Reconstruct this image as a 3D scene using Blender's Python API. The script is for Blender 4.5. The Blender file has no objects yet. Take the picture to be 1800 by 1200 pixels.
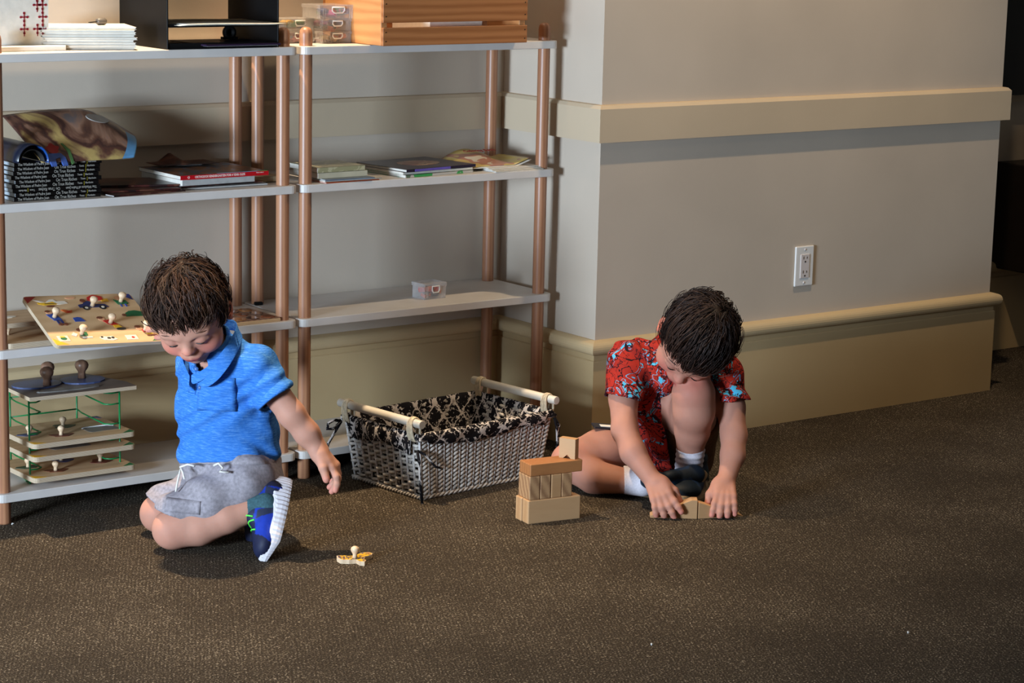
import bpy, bmesh, math, random
import numpy as np
from mathutils import Vector, Matrix
from mathutils.bvhtree import BVHTree
random.seed(7); rng=np.random.default_rng(7)
scn=bpy.context.scene; COL=scn.collection; PI=math.pi

# ------------------------------------------------------------------ camera
CAM=Vector((-2.9267,-4.8019,1.4467)); FPX=4034.1
_p,_y,_r=map(math.radians,(10.9798,36.6288,1.2935))
FW=Vector((math.sin(_y)*math.cos(_p),math.cos(_y)*math.cos(_p),-math.sin(_p)))
_rt=Vector((math.cos(_y),-math.sin(_y),0)); _up=_rt.cross(FW)
RT=_rt*math.cos(_r)+_up*math.sin(_r); UP=-_rt*math.sin(_r)+_up*math.cos(_r)
cd=bpy.data.cameras.new('camera'); cam=bpy.data.objects.new('camera',cd); COL.objects.link(cam)
cd.sensor_width=36; cd.lens=FPX/1800*36; cd.clip_end=60
M4=Matrix((RT,UP,-FW)).transposed().to_4x4(); M4.translation=CAM; cam.matrix_world=M4
scn.camera=cam

# ------------------------------------------------------------------ exposure, world, lights
scn.view_settings.view_transform='Standard'; scn.view_settings.look='None'
scn.view_settings.gamma=1; scn.view_settings.use_curve_mapping=False
scn.view_settings.exposure=-0.5
w=bpy.data.worlds.new('world'); scn.world=w; w.use_nodes=True
w.node_tree.nodes['Background'].inputs[0].default_value=(.48,.68,1,1)
w.node_tree.nodes['Background'].inputs[1].default_value=.07
def area(name,loc,target,sx,sy,power,col,spread=180):
    d=bpy.data.lights.new(name,'AREA'); d.shape='RECTANGLE'; d.size=sx; d.size_y=sy; d.energy=power; d.color=col
    d.spread=math.radians(spread)
    o=bpy.data.objects.new(name,d); COL.objects.link(o); o.location=loc
    o.rotation_euler=(Vector(target)-Vector(loc)).to_track_quat('-Z','Y').to_euler(); return o
def spot(name,loc,target,power,col,ang=70,blend=.6,r=.04):
    d=bpy.data.lights.new(name,'SPOT'); d.energy=power; d.color=col; d.spot_size=math.radians(ang); d.spot_blend=blend; d.shadow_soft_size=r
    o=bpy.data.objects.new(name,d); COL.objects.link(o); o.location=loc
    o.rotation_euler=(Vector(target)-Vector(loc)).to_track_quat('-Z','Y').to_euler(); return o
WARM=(1,.76,.49)
area('window_daylight',(-4.7,-2.0,.95),(1,-.1,.8),1.1,.7,240,(.66,.82,1),120)
area('front_fill_light',(-2.2,-7.2,1.9),(.3,0,.5),2.6,1.6,1.0,(.74,.86,1),150)  # added weak bluish fill from behind the camera
spot('ceiling_spot_shelves',(-.54,.15,2.98),(-.56,-.3,0),680,WARM,66,.9,.018)
spot('ceiling_spot_column',(1.35,-.9,2.98),(1.35,-.35,.6),200,WARM,84,.9,.03)
spot('ceiling_spot_corner',(.35,.12,2.98),(.4,.15,1.0),30,WARM,60,.9,.04)
area('ceiling_fill_light',(-.4,-2.0,2.96),(-.2,-1.5,0),1.2,.6,5,WARM,170)  # added warm overhead fill that lifts the floor shadows, not a fixture

# ------------------------------------------------------------------ helpers
def lin(c):
    return tuple(((x/255)/12.92 if x/255<=.04045 else (((x/255)+.055)/1.055)**2.4) for x in c)+(1,)
def P(u,v,k):      # a world point k metres deep along the view axis
    return CAM+(FW+RT*((u-900)/FPX)-UP*((v-600)/FPX))*k
def PY(u,v,y):
    d=FW+RT*((u-900)/FPX)-UP*((v-600)/FPX); return CAM+d*((y-CAM.y)/d.y)
def PZ(u,v,z):
    d=FW+RT*((u-900)/FPX)-UP*((v-600)/FPX); return CAM+d*((z-CAM.z)/d.z)

class NT:
    def __init__(s,name):
        s.m=bpy.data.materials.new(name); s.m.use_nodes=True; s.t=s.m.node_tree; s.b=s.t.nodes['Principled BSDF']
    def n(s,typ,**kw):
        x=s.t.nodes.new(typ)
        for k,v in kw.items():
            if k.startswith('i_'):
                k=k[2:]; k=int(k) if k.isdigit() else k
                x.inputs[k].default_value=v
            else: setattr(x,k,v)
        return x
    def l(s,a,b,ai=0,bi=0): s.t.links.new(a.outputs[ai],b.inputs[bi])
    def coord(s,scale=(1,1,1),rot=(0,0,0),kind='Object'):
        c=s.n('ShaderNodeTexCoord'); m=s.n('ShaderNodeMapping'); m.inputs['Scale'].default_value=scale; m.inputs['Rotation'].default_value=rot
        s.l(c,m,kind,0); return m
    def ramp(s,src,stops,si=0):
        r=s.n('ShaderNodeValToRGB'); e=r.color_ramp.elements
        while len(e)<len(stops): e.new(.5)
        for i,(p,c) in enumerate(stops): e[i].position=p; e[i].color=lin(c)
        s.l(src,r,si,0); return r
    def math(s,op,a,b=None,ai=0,bi=0):
        x=s.n('ShaderNodeMath',operation=op)
        for i,(q,qi) in enumerate(((a,ai),(b,bi))):
            if q is None: continue
            if isinstance(q,(int,float)): x.inputs[i].default_value=q
            else: s.l(q,x,qi,i)
        return x
    def bump(s,h,st=.3,dist=.002,hi=0):
        x=s.n('ShaderNodeBump'); x.inputs['Strength'].default_value=st; x.inputs['Distance'].default_value=dist
        s.l(h,x,hi,'Height'); s.l(x,s.b,0,'Normal'); return x
def noise(q,src,sc,det=4,rough=.5,dist=0):
    n=q.n('ShaderNodeTexNoise'); n.inputs['Scale'].default_value=sc; n.inputs['Detail'].default_value=det
    n.inputs['Roughness'].default_value=rough; n.inputs['Distortion'].default_value=dist; q.l(src,n,0,0); return n
def tint(c,f): return tuple(max(0,min(255,x*f)) for x in c)
def plain(name,c,rough=.6,var=.08,sc=30,bump=0,spec=.5,metal=0,trans=0,scale=(1,1,1),bd=.001):
    q=NT(name); m=q.coord(scale); n=noise(q,m,sc); r=q.ramp(n,[(.3,tint(c,1-var)),(.7,tint(c,1+var))]); q.l(r,q.b,0,'Base Color')
    q.b.inputs['Roughness'].default_value=rough; q.b.inputs['Specular IOR Level'].default_value=spec; q.b.inputs['Metallic'].default_value=metal
    if trans: q.b.inputs['Transmission Weight'].default_value=trans; q.b.inputs['IOR'].default_value=1.2
    if bump: q.bump(n,bump,bd)
    return q.m
def wood(name,c1,c2,scale=(1,1,1),sc=6,rough=.5,band='X',dist=4,bump=.1,rot=(0,0,0)):
    q=NT(name); m=q.coord(scale,rot); wv=q.n('ShaderNodeTexWave',bands_direction=band,wave_type='BANDS'); q.l(m,wv)
    wv.inputs['Scale'].default_value=sc; wv.inputs['Distortion'].default_value=dist; wv.inputs['Detail'].default_value=3; wv.inputs['Detail Scale'].default_value=1.5
    n=noise(q,m,sc*14,5); mx=q.n('ShaderNodeMix',data_type='FLOAT'); mx.inputs[0].default_value=.45
    q.l(wv,mx,1,2); q.l(n,mx,0,3)
    r=q.ramp(mx,[(.2,c1),(.75,c2)]); q.l(r,q.b,0,'Base Color'); q.b.inputs['Roughness'].default_value=rough
    if bump:q.bump(mx,bump,.0006)
    return q.m

MT={}
def wallmat(name,c):
    q=NT(name); m=q.coord(); n=noise(q,m,2.0,3); r=q.ramp(n,[(.35,tint(c,.97)),(.65,tint(c,1.02))]); q.l(r,q.b,0,'Base Color')
    n2=noise(q,m,320,2); n3=noise(q,m,45,3); a=q.math('ADD',n2,q.math('MULTIPLY',n3,1.5)); q.bump(a,.10,.0012)
    q.b.inputs['Roughness'].default_value=.62; q.b.inputs['Specular IOR Level'].default_value=.35; return q.m
MT['wall']=wallmat('wall_paint',(195,181,164)); MT['trim']=wallmat('trim_paint',(197,178,151))
def carpet():
    q=NT('carpet'); m=q.coord(); m2=q.coord((1,1,1),(0,0,.5))
    v=q.n('ShaderNodeTexVoronoi'); v.inputs['Scale'].default_value=290; q.l(m2,v)
    n=noise(q,m,260,3,.7); n2=noise(q,m,3,3); 
    wv=q.n('ShaderNodeTexWave',bands_direction='X'); q.l(m2,wv); wv.inputs['Scale'].default_value=42; wv.inputs['Distortion'].default_value=3; wv.inputs['Detail'].default_value=2; wv.inputs['Detail Scale'].default_value=3
    a=q.math('ADD',q.math('MULTIPLY',v,.30),q.math('MULTIPLY',n,.85)); b=q.math('ADD',a,q.math('MULTIPLY',wv,.05,1)); c=q.math('ADD',b,q.math('MULTIPLY',n2,.14))
    r=q.ramp(c,[(.46,(31,26,21)),(.64,(54,46,37)),(.77,(78,68,56)),(.90,(170,158,140))]); q.l(r,q.b,0,'Base Color')
    q.b.inputs['Roughness'].default_value=.95; q.b.inputs['Specular IOR Level'].default_value=.12; q.bump(b,.8,.004); return q.m
MT['carpet']=carpet()
MT['shelf']=plain('white_laminate',(206,200,194),.42,.02,14,.03)
MT['post']=wood('beech_dowel',(150,101,72),(174,124,91),(1,1,.08),30,.38,'X',2)
MT['white']=plain('white_plastic',(228,226,222),.35,.01)
MT['outletface']=plain('outlet_face',(214,204,200),.35,.01)
MT['black']=plain('black_plastic',(9,9,10),.6,.1,30,0,.2)
MT['dark']=plain('dark_void',(6,5,5),.7)
MT['birch']=wood('birch_ply',(196,160,118),(204,170,128),(.3,1,1),9,.55,'Y',2)
MT['plyedge']=wood('ply_edge',(150,128,104),(206,188,160),(1,1,60),3,.7,'Z',.6)
MT['knob']=wood('knob_wood',(206,176,142),(222,194,160),(1,1,.3),20,.45)
MT['knobdark']=wood('dark_knob_wood',(112,82,64),(140,106,84),(1,1,.3),20,.4)
MT['block1']=wood('block_light',(176,134,92),(188,148,106),(.15,1,1),12,.6,'Y',3)
MT['block2']=wood('block_rings',(140,102,70),(176,136,96),(1,1,1),24,.6,'X',3,.1,(0,.6,.9))
MT['block3']=wood('block_orange',(150,96,54),(168,112,66),(.2,1,1),30,.55,'Y',3)
MT['crate']=wood('pine_crate',(146,90,48),(170,112,66),(.06,1,1),16,.55,'Z',4,.12)
MT['crateend']=wood('pine_crate_end',(184,124,74),(200,142,88),(1,.10,1),12,.5,'Z',5,.12)
MT['paper']=plain('paper',(214,208,196),.8,.03,60)
MT['paper2']=plain('grey_paper',(176,174,170),.8,.05,60)
MT['green']=plain('green_wire',(10,120,62),.35,.05)
MT['wicker']=plain('white_wicker',(196,188,178),.65,.16,90,.3)
MT['wicker2']=plain('white_wicker_stake',(214,208,204),.6,.06,90,.2)
MT['handle']=plain('painted_dowel',(198,190,176),.5,.08,26,.1,scale=(1,.15,1))
MT['raffia']=plain('raffia',(196,180,152),.7,.12,120,.4)
def paintm(name,c,rough=.45): 
    if name not in MT: MT[name]=plain(name,c,rough,.06,40)
    return MT[name]
def clearm():
    q=NT('clear_plastic'); q.b.inputs['Base Color'].default_value=lin((226,222,220)); q.b.inputs['Roughness'].default_value=.12
    q.b.inputs['Transmission Weight'].default_value=.2; q.b.inputs['IOR'].default_value=1.2; q.b.inputs['Alpha'].default_value=.27; return q.m
MT['clear']=clearm()
def damask():
    q=NT('damask_fabric'); c=q.n('ShaderNodeUVMap'); sc=q.n('ShaderNodeMapping'); q.l(c,sc); sc.inputs['Scale'].default_value=(1,1,1)
    n=noise(q,sc,150,2); 
    sx=q.n('ShaderNodeSeparateXYZ'); q.l(sc,sx)
    T=2*PI
    U=q.math('MULTIPLY',sx,T/.052,0); V=q.math('MULTIPLY',sx,T/.075,1)
    f=q.math('ADD',q.math('COSINE',U),q.math('COSINE',V)); 
    nn=q.math('MULTIPLY',q.math('SUBTRACT',n,.5),1.5)
    f1=q.math('ABSOLUTE',q.math('ADD',f,q.math('MULTIPLY',nn,.9)))
    n2=noise(q,sc,330,2); f2=q.math('MULTIPLY',q.math('GREATER_THAN',n2,.60),.28)
    band=q.math('LESS_THAN',f1,.22); 
    n4=noise(q,sc,95,3,.6,1.0); f3=q.math('MAXIMUM',band,q.math('MULTIPLY',q.math('GREATER_THAN',n4,.585),q.math('LESS_THAN',f1,1.5)))
    r=q.ramp(f3,[(.35,(22,20,24)),(.65,(205,196,190))]); q.l(r,q.b,0,'Base Color')
    q.b.inputs['Roughness'].default_value=.85; q.b.inputs['Specular IOR Level'].default_value=.15; return q.m
MT['damask']=damask()

# --- bmesh shape adders
def box(bm,c,s,rot=None,bev=0,mi=0,seg=1):
    r=bmesh.ops.create_cube(bm,size=1); vs=r['verts']
    bmesh.ops.scale(bm,vec=s,verts=vs)
    fs={f for v in vs for f in v.link_faces}
    if bev:
        es=list({e for v in vs for e in v.link_edges}); rr=bmesh.ops.bevel(bm,geom=es,offset=bev,segments=seg,affect='EDGES',profile=.5)
        fs=set(rr['faces'])|{f for f in fs if f.is_valid}; vs=list({v for f in fs for v in f.verts})
        fs={f for v in vs for f in v.link_faces}
    for f in fs: f.material_index=mi
    if rot is not None: bmesh.ops.rotate(bm,verts=vs,cent=(0,0,0),matrix=rot)
    bmesh.ops.translate(bm,vec=c,verts=vs); return vs
def rz(a): return Matrix.Rotation(a,3,'Z')
def tube(bm,pts,r,n=8,cap=True,mi=0,closed=False,flat=1):
    pts=[Vector(p) for p in pts]; m=len(pts); R=r if isinstance(r,(list,tuple,np.ndarray)) else [r]*m
    rings=[]; prev=None
    for i,p in enumerate(pts):
        a=pts[(i-1)%m] if (i or closed) else p; b=pts[(i+1)%m] if (i<m-1 or closed) else p
        t=(b-a).normalized()
        if prev is None:
            x=t.orthogonal().normalized()
        else:
            x=prev-t*prev.dot(t)
            x=x.normalized() if x.length>1e-6 else t.orthogonal().normalized()
        prev=x; y=t.cross(x)
        rings.append([bm.verts.new(p+(x*math.cos(2*PI*j/n)+y*math.sin(2*PI*j/n)*flat)*R[i]) for j in range(n)])
    for i in range(m if closed else m-1):
        A=rings[i];B=rings[(i+1)%m]
        for j in range(n):
            f=bm.faces.new((A[j],A[(j+1)%n],B[(j+1)%n],B[j])); f.smooth=True; f.material_index=mi
    if cap and not closed:
        for rg,s in ((rings[0],-1),(rings[-1],1)):
            f=bm.faces.new(rg if s>0 else rg[::-1]); f.material_index=mi
def lathe(bm,prof,c=(0,0,0),n=16,mi=0,mat=None):
    rings=[]
    for r,z in prof:
        if r<1e-6: rings.append([bm.verts.new((0,0,z))])
        else: rings.append([bm.verts.new((r*math.cos(2*PI*j/n),r*math.sin(2*PI*j/n),z)) for j in range(n)])
    for A,B in zip(rings,rings[1:]):
        for j in range(n):
            a=A[j%len(A)],A[(j+1)%len(A)]; b=B[j%len(B)],B[(j+1)%len(B)]
            vs=[a[0]]+([a[1]] if len(A)>1 else [])+([b[1]] if len(B)>1 else [])+[b[0]]
            if len(set(vs))>2:
                f=bm.faces.new(vs); f.smooth=True; f.material_index=mi
    for rg,s in ((rings[0],0),(rings[-1],1)):
        if len(rg)>1: 
            f=bm.faces.new(rg if s else rg[::-1]); f.material_index=mi
    vs=[v for r in rings for v in r]
    if mat is not None: bmesh.ops.transform(bm,matrix=mat,verts=vs)
    bmesh.ops.translate(bm,vec=c,verts=vs)
def prism(bm,outline,z0,z1,mi=0,mside=None,mat=None):
    a=[bm.verts.new((x,y,z0)) for x,y in outline]; b=[bm.verts.new((x,y,z1)) for x,y in outline]; n=len(a)
    ar=sum(outline[i][0]*outline[(i+1)%n][1]-outline[(i+1)%n][0]*outline[i][1] for i in range(n))
    if ar<0: a.reverse(); b.reverse()
    f=bm.faces.new(b); f.material_index=mi; g=bm.faces.new(a[::-1]); g.material_index=mi
    for i in range(n):
        h=bm.faces.new((a[i],a[(i+1)%n],b[(i+1)%n],b[i])); h.material_index=mi if mside is None else mside
    if mat is not None: bmesh.ops.transform(bm,matrix=mat,verts=a+b)
    return a+b
def rrect(x0,y0,x1,y1,r,n=5):
    o=[]
    for cx,cy,a in ((x1-r,y1-r,0),(x0+r,y1-r,PI/2),(x0+r,y0+r,PI),(x1-r,y0+r,1.5*PI)):
        for i in range(n+1): o.append((cx+r*math.cos(a+i*PI/2/n),cy+r*math.sin(a+i*PI/2/n)))
    return o
def BM(): return bmesh.new()
def obj(name,bm,mats,parent=None,label=None,world=False):
    me=bpy.data.meshes.new(name)
    if world and parent is not None: bmesh.ops.translate(bm,vec=-parent.location,verts=bm.verts)
    bmesh.ops.recalc_face_normals(bm,faces=bm.faces) if len(bm.faces)<6000 else None
    bm.to_mesh(me); bm.free()
    for m in (mats if isinstance(mats,(list,tuple)) else [mats]): me.materials.append(MT[m] if isinstance(m,str) else m)
    o=bpy.data.objects.new(name,me); COL.objects.link(o)
    if parent is not None: o.parent=parent
    if label: o['label']=label
    return o
def thing(name,label,cat,loc=(0,0,0),rotz=0,group=None):
    o=bpy.data.objects.new(name,None); COL.objects.link(o); o.location=loc; o.rotation_euler=(0,0,rotz); o.empty_display_size=.05
    o['label']=label; o['category']=cat
    if group:o['group']=group
    return o
def tag(o,label,cat,group=None,loc=None,rotz=None):
    o['label']=label;o['category']=cat
    if group:o['group']=group
    if loc is not None:o.location=loc
    if rotz is not None:o.rotation_euler=(0,0,rotz)
    return o
def struct(name,bm,m):
    o=obj(name,bm,m); o['kind']='structure'; return o
def dup(o,loc=None,parent=None,label=None,rotz=None):
    c=o.copy(); COL.objects.link(c); c.parent=parent
    if loc is not None:c.location=loc
    if rotz is not None:c.rotation_euler=(0,0,rotz)
    if label:c['label']=label
    for ch in list(o.children): dup(ch,None,c)
    return c
def text(name,s,size,mat,parent,loc,rot,ext=.0002,align='LEFT',sx=1,bold=0):
    cu=bpy.data.curves.new(name,'FONT'); cu.body=s; cu.size=size; cu.extrude=ext; cu.align_x=align; cu.align_y='CENTER'; cu.resolution_u=2; cu.offset=bold
    t=bpy.data.objects.new(name,cu); COL.objects.link(t); dg=bpy.context.evaluated_depsgraph_get()
    me=bpy.data.meshes.new_from_object(t.evaluated_get(dg)); bpy.data.objects.remove(t)
    me.materials.clear(); me.materials.append(mat); o=bpy.data.objects.new(name,me); COL.objects.link(o); o.parent=parent
    o.location=loc; o.rotation_euler=rot; o.scale=(sx,1,1); return o

# ------------------------------------------------------------------ room shell
XS,YB,YP,XE=.7965,.27,-.1604,2.3211; CEIL=3.0
XL,XR,YF=-5.0,5.2,-7.6
b=BM(); box(b,((XL+XR)/2,(YF+YB)/2+.5,-.05),(XR-XL+1,YB-YF+1.6,.1)); struct('floor',b,'carpet')
b=BM(); box(b,((XL+XR)/2,(YF+YB)/2,CEIL+.05),(XR-XL+.4,YB-YF+.4,.1)); struct('ceiling',b,'wall')
b=BM(); box(b,((XL+XR)/2,YB+.06,CEIL/2),(XR-XL+.4,.12,CEIL)); struct('wall_back',b,'wall')
b=BM(); prism(b,[(XS,YB+.02),(XS,YP),(XE,YP),(XE,YB+.02)],0,CEIL); struct('wall_column',b,'wall')
b=BM(); box(b,(XR+.06,(YF+YB)/2,CEIL/2),(.12,YB-YF,CEIL)); struct('wall_right',b,'wall')
def holed(name,axis,pos,a0,a1,h0,h1,w0,w1):   # wall with a window hole
    b=BM()
    for (p,q,z0,z1) in ((a0,h0,0,CEIL),(h1,a1,0,CEIL),(h0,h1,0,w0),(h0,h1,w1,CEIL)):
        c=((p+q)/2,(z0+z1)/2)
        if axis=='x': box(b,(pos,c[0],c[1]),(.12,q-p,z1-z0))
        else: box(b,(c[0],pos,c[1]),(q-p,.12,z1-z0))
    return struct(name,b,'wall')
holed('wall_left','x',XL-.06,YF,YB,-2.7,-1.4,.45,1.9)
holed('wall_front','y',YF-.06,XL,XR,-3.6,-.8,1.0,2.7)
def winframe(name,axis,pos,h0,h1,w0,w1):
    b=BM(); m=(h0+h1)/2
    for (p,q,z0,z1) in ((h0,h0+.05,w0,w1),(h1-.05,h1,w0,w1),(m-.02,m+.02,w0,w1),(h0,h1,w0,w0+.05),(h0,h1,w1-.05,w1)):
        if axis=='x': box(b,(pos,(p+q)/2,(z0+z1)/2),(.06,q-p,z1-z0))
        else: box(b,((p+q)/2,pos,(z0+z1)/2),(q-p,.06,z1-z0))
    struct(name,b,'white')
winframe('window_1','x',XL-.06,-2.7,-1.4,.45,1.9); winframe('window_2','y',YF-.06,-3.6,-.8,1.0,2.7)
# mouldings: profile (out, z) swept along the wall line, one object per wall run
PATH=[(-4.99,YB),(XS,YB),(XS,YP),(XE,YP),(XE,YB),(5.19,YB)]
def offs(i,o):
    p=Vector(PATH[i]); ns=[]
    for a,b_ in ((i-1,i),(i,i+1)):
        if a<0 or b_>=len(PATH): continue
        d=(Vector(PATH[b_])-Vector(PATH[a])).normalized(); ns.append(Vector((d.y,-d.x)))
    if len(ns)==1: return p+ns[0]*o
    return p+(ns[0]+ns[1])*o
def sweep(names,prof,mat):
    for i in range(len(PATH)-1):
        b=BM(); rings=[]
        for j in (i,i+1):
            rings.append([b.verts.new((*offs(j,o),z)) for o,z in prof])
        n=len(prof)
        for k in range(n): b.faces.new((rings[0][k],rings[0][(k+1)%n],rings[1][(k+1)%n],rings[1][k]))
        b.faces.new(rings[0]); b.faces.new(rings[1][::-1])
        struct(names[i],b,mat)
sweep(['trim_%d'%i for i in range(1,6)],[(-.01,.8247),(.02,.8247),(.02,.9115),(.012,.9201),(.004,.9215),(-.01,.9215)],'trim')
MT['base']=wallmat('baseboard_paint',(188,162,120)); MT['bull']=wallmat('moulding_paint',(200,176,136))
bull=[(-.01,.262)]+[(.016+.013*math.cos(a),.281+.017*math.sin(a)) for a in np.linspace(-1.5,1.35,9)]+[(.006,.3015),(-.01,.3015)]
sweep(['trim_%d'%i for i in range(6,11)],bull,'bull')
sweep(['trim_%d'%i for i in range(11,16)],[(-.01,.2445),(.0095,.2445),(.0095,.266),(-.01,.266)],'base')
sweep(['baseboard_back','baseboard_side','baseboard_column','baseboard_return','baseboard_far'],[(-.01,.0),(.0137,.0),(.0137,.2448),(.0115,.2475),(-.01,.2475)],'base')

# outlet
o=thing('electrical_outlet','white double electrical outlet on the column wall above the baseboard','outlet',(1.5393,YP,.4429))
b=BM(); box(b,(0,-.003,0),(.070,.006,.114),None,.003,0,2); obj('cover_plate',b,'white',o)
b=BM(); box(b,(0,-.0068,0),(.033,.0025,.067),None,.0006); rf=obj('receptacle',b,'outletface',o)
for s in (1,-1):
    b=BM(); box(b,(-.0065,-.0082,.020*s+.004),(.0018,.001,.008)); box(b,(.0065,-.0082,.020*s+.004),(.0018,.001,.006))
    lathe(b,[(.0024,0),(.0024,.001)],(0,-.0078,.020*s-.007),10,0,Matrix.Rotation(PI/2,4,'X'))
    so=obj('socket_slots',b,'dark',rf); so['kind']='stuff'
for s in (1,-1):
    b=BM(); lathe(b,[(.0032,0),(.0032,.001),(.002,.0016),(0,.0016)],(0,-.0058,s*.047),10,0,Matrix.Rotation(PI/2,4,'X')); obj('screw',b,'outletface',o)

# far room beyond the column
t=thing('dark_cabinet','dark brown wall cabinet in shadow beyond the column','cabinet',(3.1,.145,0))
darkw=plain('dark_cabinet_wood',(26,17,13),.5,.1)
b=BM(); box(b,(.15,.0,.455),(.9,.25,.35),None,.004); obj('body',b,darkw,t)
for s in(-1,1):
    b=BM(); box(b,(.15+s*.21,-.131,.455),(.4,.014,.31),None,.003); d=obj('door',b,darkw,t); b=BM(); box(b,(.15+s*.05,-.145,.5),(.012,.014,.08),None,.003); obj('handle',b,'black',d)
t=thing('grey_appliance','dark grey appliance with a silver lid on top of the dark cabinet','appliance',(3.05,.14,.63))
b=BM(); box(b,(.1,0,.05),(.44,.2,.1),None,.012,0,2); obj('body',b,plain('grey_metal',(52,54,60),.4,.05),t)
b=BM(); box(b,(.1,0,.108),(.46,.21,.018),None,.008,0,2); obj('lid',b,plain('silver',(150,156,162),.25,.03,metal=.8),t)
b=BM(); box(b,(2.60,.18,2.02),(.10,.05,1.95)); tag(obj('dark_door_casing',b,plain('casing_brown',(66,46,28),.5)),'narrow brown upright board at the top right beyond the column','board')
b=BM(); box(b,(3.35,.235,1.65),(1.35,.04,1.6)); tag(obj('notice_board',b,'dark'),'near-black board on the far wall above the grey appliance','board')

# ------------------------------------------------------------------ shelving units
Z=[1.0790,.7434,.4097,.0741]; TH=.020
def unit(x0,W,label):
    t=thing('shelving_unit',label,'shelf',(x0,0,0),0,'open shelving units of white boards on wooden dowels')
    for z in Z:
        b=BM(); a=prism(b,rrect(-.026,-.028,W+.030,.2304+.0355,.020),z-TH,z)
        o=obj('shelf_board',b,'shelf',t); m=o.modifiers.new('b','BEVEL'); m.width=.0015; m.segments=2; m.limit_method='ANGLE'
    for px in (0,W):
        for py in (0,.2304):
            b=BM(); lathe(b,[(.0155,0),(.016,.003),(.016,1.108),(.0145,1.117),(.010,1.1225),(.004,1.1245),(0,1.125)],(px,py,0),24)
            obj('post',b,'post',t)
            
unit(0,.7264,'right-hand open shelving unit by the wall corner, its shelves mostly empty')
unit(-.0640-.7424,.7424,'left-hand open shelving unit behind the boy in blue, holding puzzles and books')

# ------------------------------------------------------------------ generic books
def slab(name,w,d,h,cover,pages,parent=None,spine='front',flop=0,ct=.0008):
    """book lying flat: origin bottom centre, spine on -y side"""
    t=parent
    b=BM(); box(b,(0,.001,h/2),(w-.003,d-.004,h-2*ct)); obj('pages',b,pages,t)
    b=BM(); box(b,(0,0,ct/2),(w,d,ct)); box(b,(0,0,h-ct/2),(w,d,ct)); box(b,(0,-d/2+ct/2,h/2),(w,ct,h)) if spine=='front' else box(b,(-w/2+ct/2,0,h/2),(ct,d,h))
    return obj('cover',b,cover,t)
def book(name,label,x,y,z,w,d,h,rot,cover,pages,group=None,spine='front',cat='book'):
    t=thing(name,label,cat,(x,y,z),rot,group); slab(name,w,d,h,cover,pages,t,spine); return t
def curved_sheet(name,mats,parent,w,d,fn,th=.0012,nx=24,ny=10,mi=None):
    """sheet grid; fn(s,t)->(x,y,z)"""
    b=BM(); g=[[b.verts.new(fn(i/nx,j/ny)) for j in range(ny+1)] for i in range(nx+1)]
    for i in range(nx):
        for j in range(ny):
            f=b.faces.new((g[i][j],g[i+1][j],g[i+1][j+1],g[i][j+1])); f.smooth=True
            if mi: f.material_index=mi(i/nx,j/ny)
    o=obj(name,b,mats,parent); m=o.modifiers.new('s','SOLIDIFY'); m.thickness=th; m.offset=1; return o
def artmat(name,cols,sc=9,dist=1.5,seed=0.,det=2,ip='CONSTANT'):
    q=NT(name); m=q.coord(); m.inputs['Location'].default_value=(seed,seed*.7,0); n=noise(q,m,sc,det,.5,dist); st=[]
    for i,c in enumerate(cols): st.append((.32+.36*i/(len(cols)-1),c))
    r=q.ramp(n,st); r.color_ramp.interpolation=ip; q.l(r,q.b,0,'Base Color'); q.b.inputs['Roughness'].default_value=.3; return q.m

# shelf 2, left: nine paperbacks on true riches
cov=plain('black_glossy_cover',(16,14,14),.25,.2,20); lett=plain('grey_lettering',(150,146,138),.5,.02); ylw=plain('yellow_mark',(150,140,30),.5)
pgb=plain('blue_lit_pages',(150,160,168),.7,.1,300)
zz=Z[1]; offx=[.006,.004,.0,.0,.004,-.004,.005,.0,.006]
for i in range(9):
    h=.0098; x=-.6585+offx[i]*.8-(.004 if i%3==0 else 0)
    word=['bottom','second','third','fourth','fifth','sixth','seventh','eighth','topmost'][i]
    t=book('paperback',f'black-spined paperback, {word} from the bottom' .replace('topmost from the bottom','topmost')+' of the stack of nine beside the left post',x,.075,zz,.215,.145,h-.0006,.02*math.sin(i*2.1),cov,pgb,'black paperbacks stacked on the left shelf')
    if i==8: t['label']='black-spined paperback, topmost of the stack of nine, under the curled magazines'
    s=-1 if i==2 else 1; yy=-.0729; R=(PI/2,0 if s>0 else PI,0)
    for txt,xx,sz,sw,mt in (('The Wisdom of Padre Juan',-.099,.0088,.80,lett),('On True Riches',-.008,.0105,.78,lett),('Tessa',.054,.006,.9,lett),('|',.0695,.010,1,ylw),('Martheim',.0735,.006,.85,lett)):
        text('spine_lettering',txt,sz,mt,t,(xx*s,yy-.0003,h/2),R,.0001,'LEFT',sw,.0001)
    zz+=h
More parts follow.
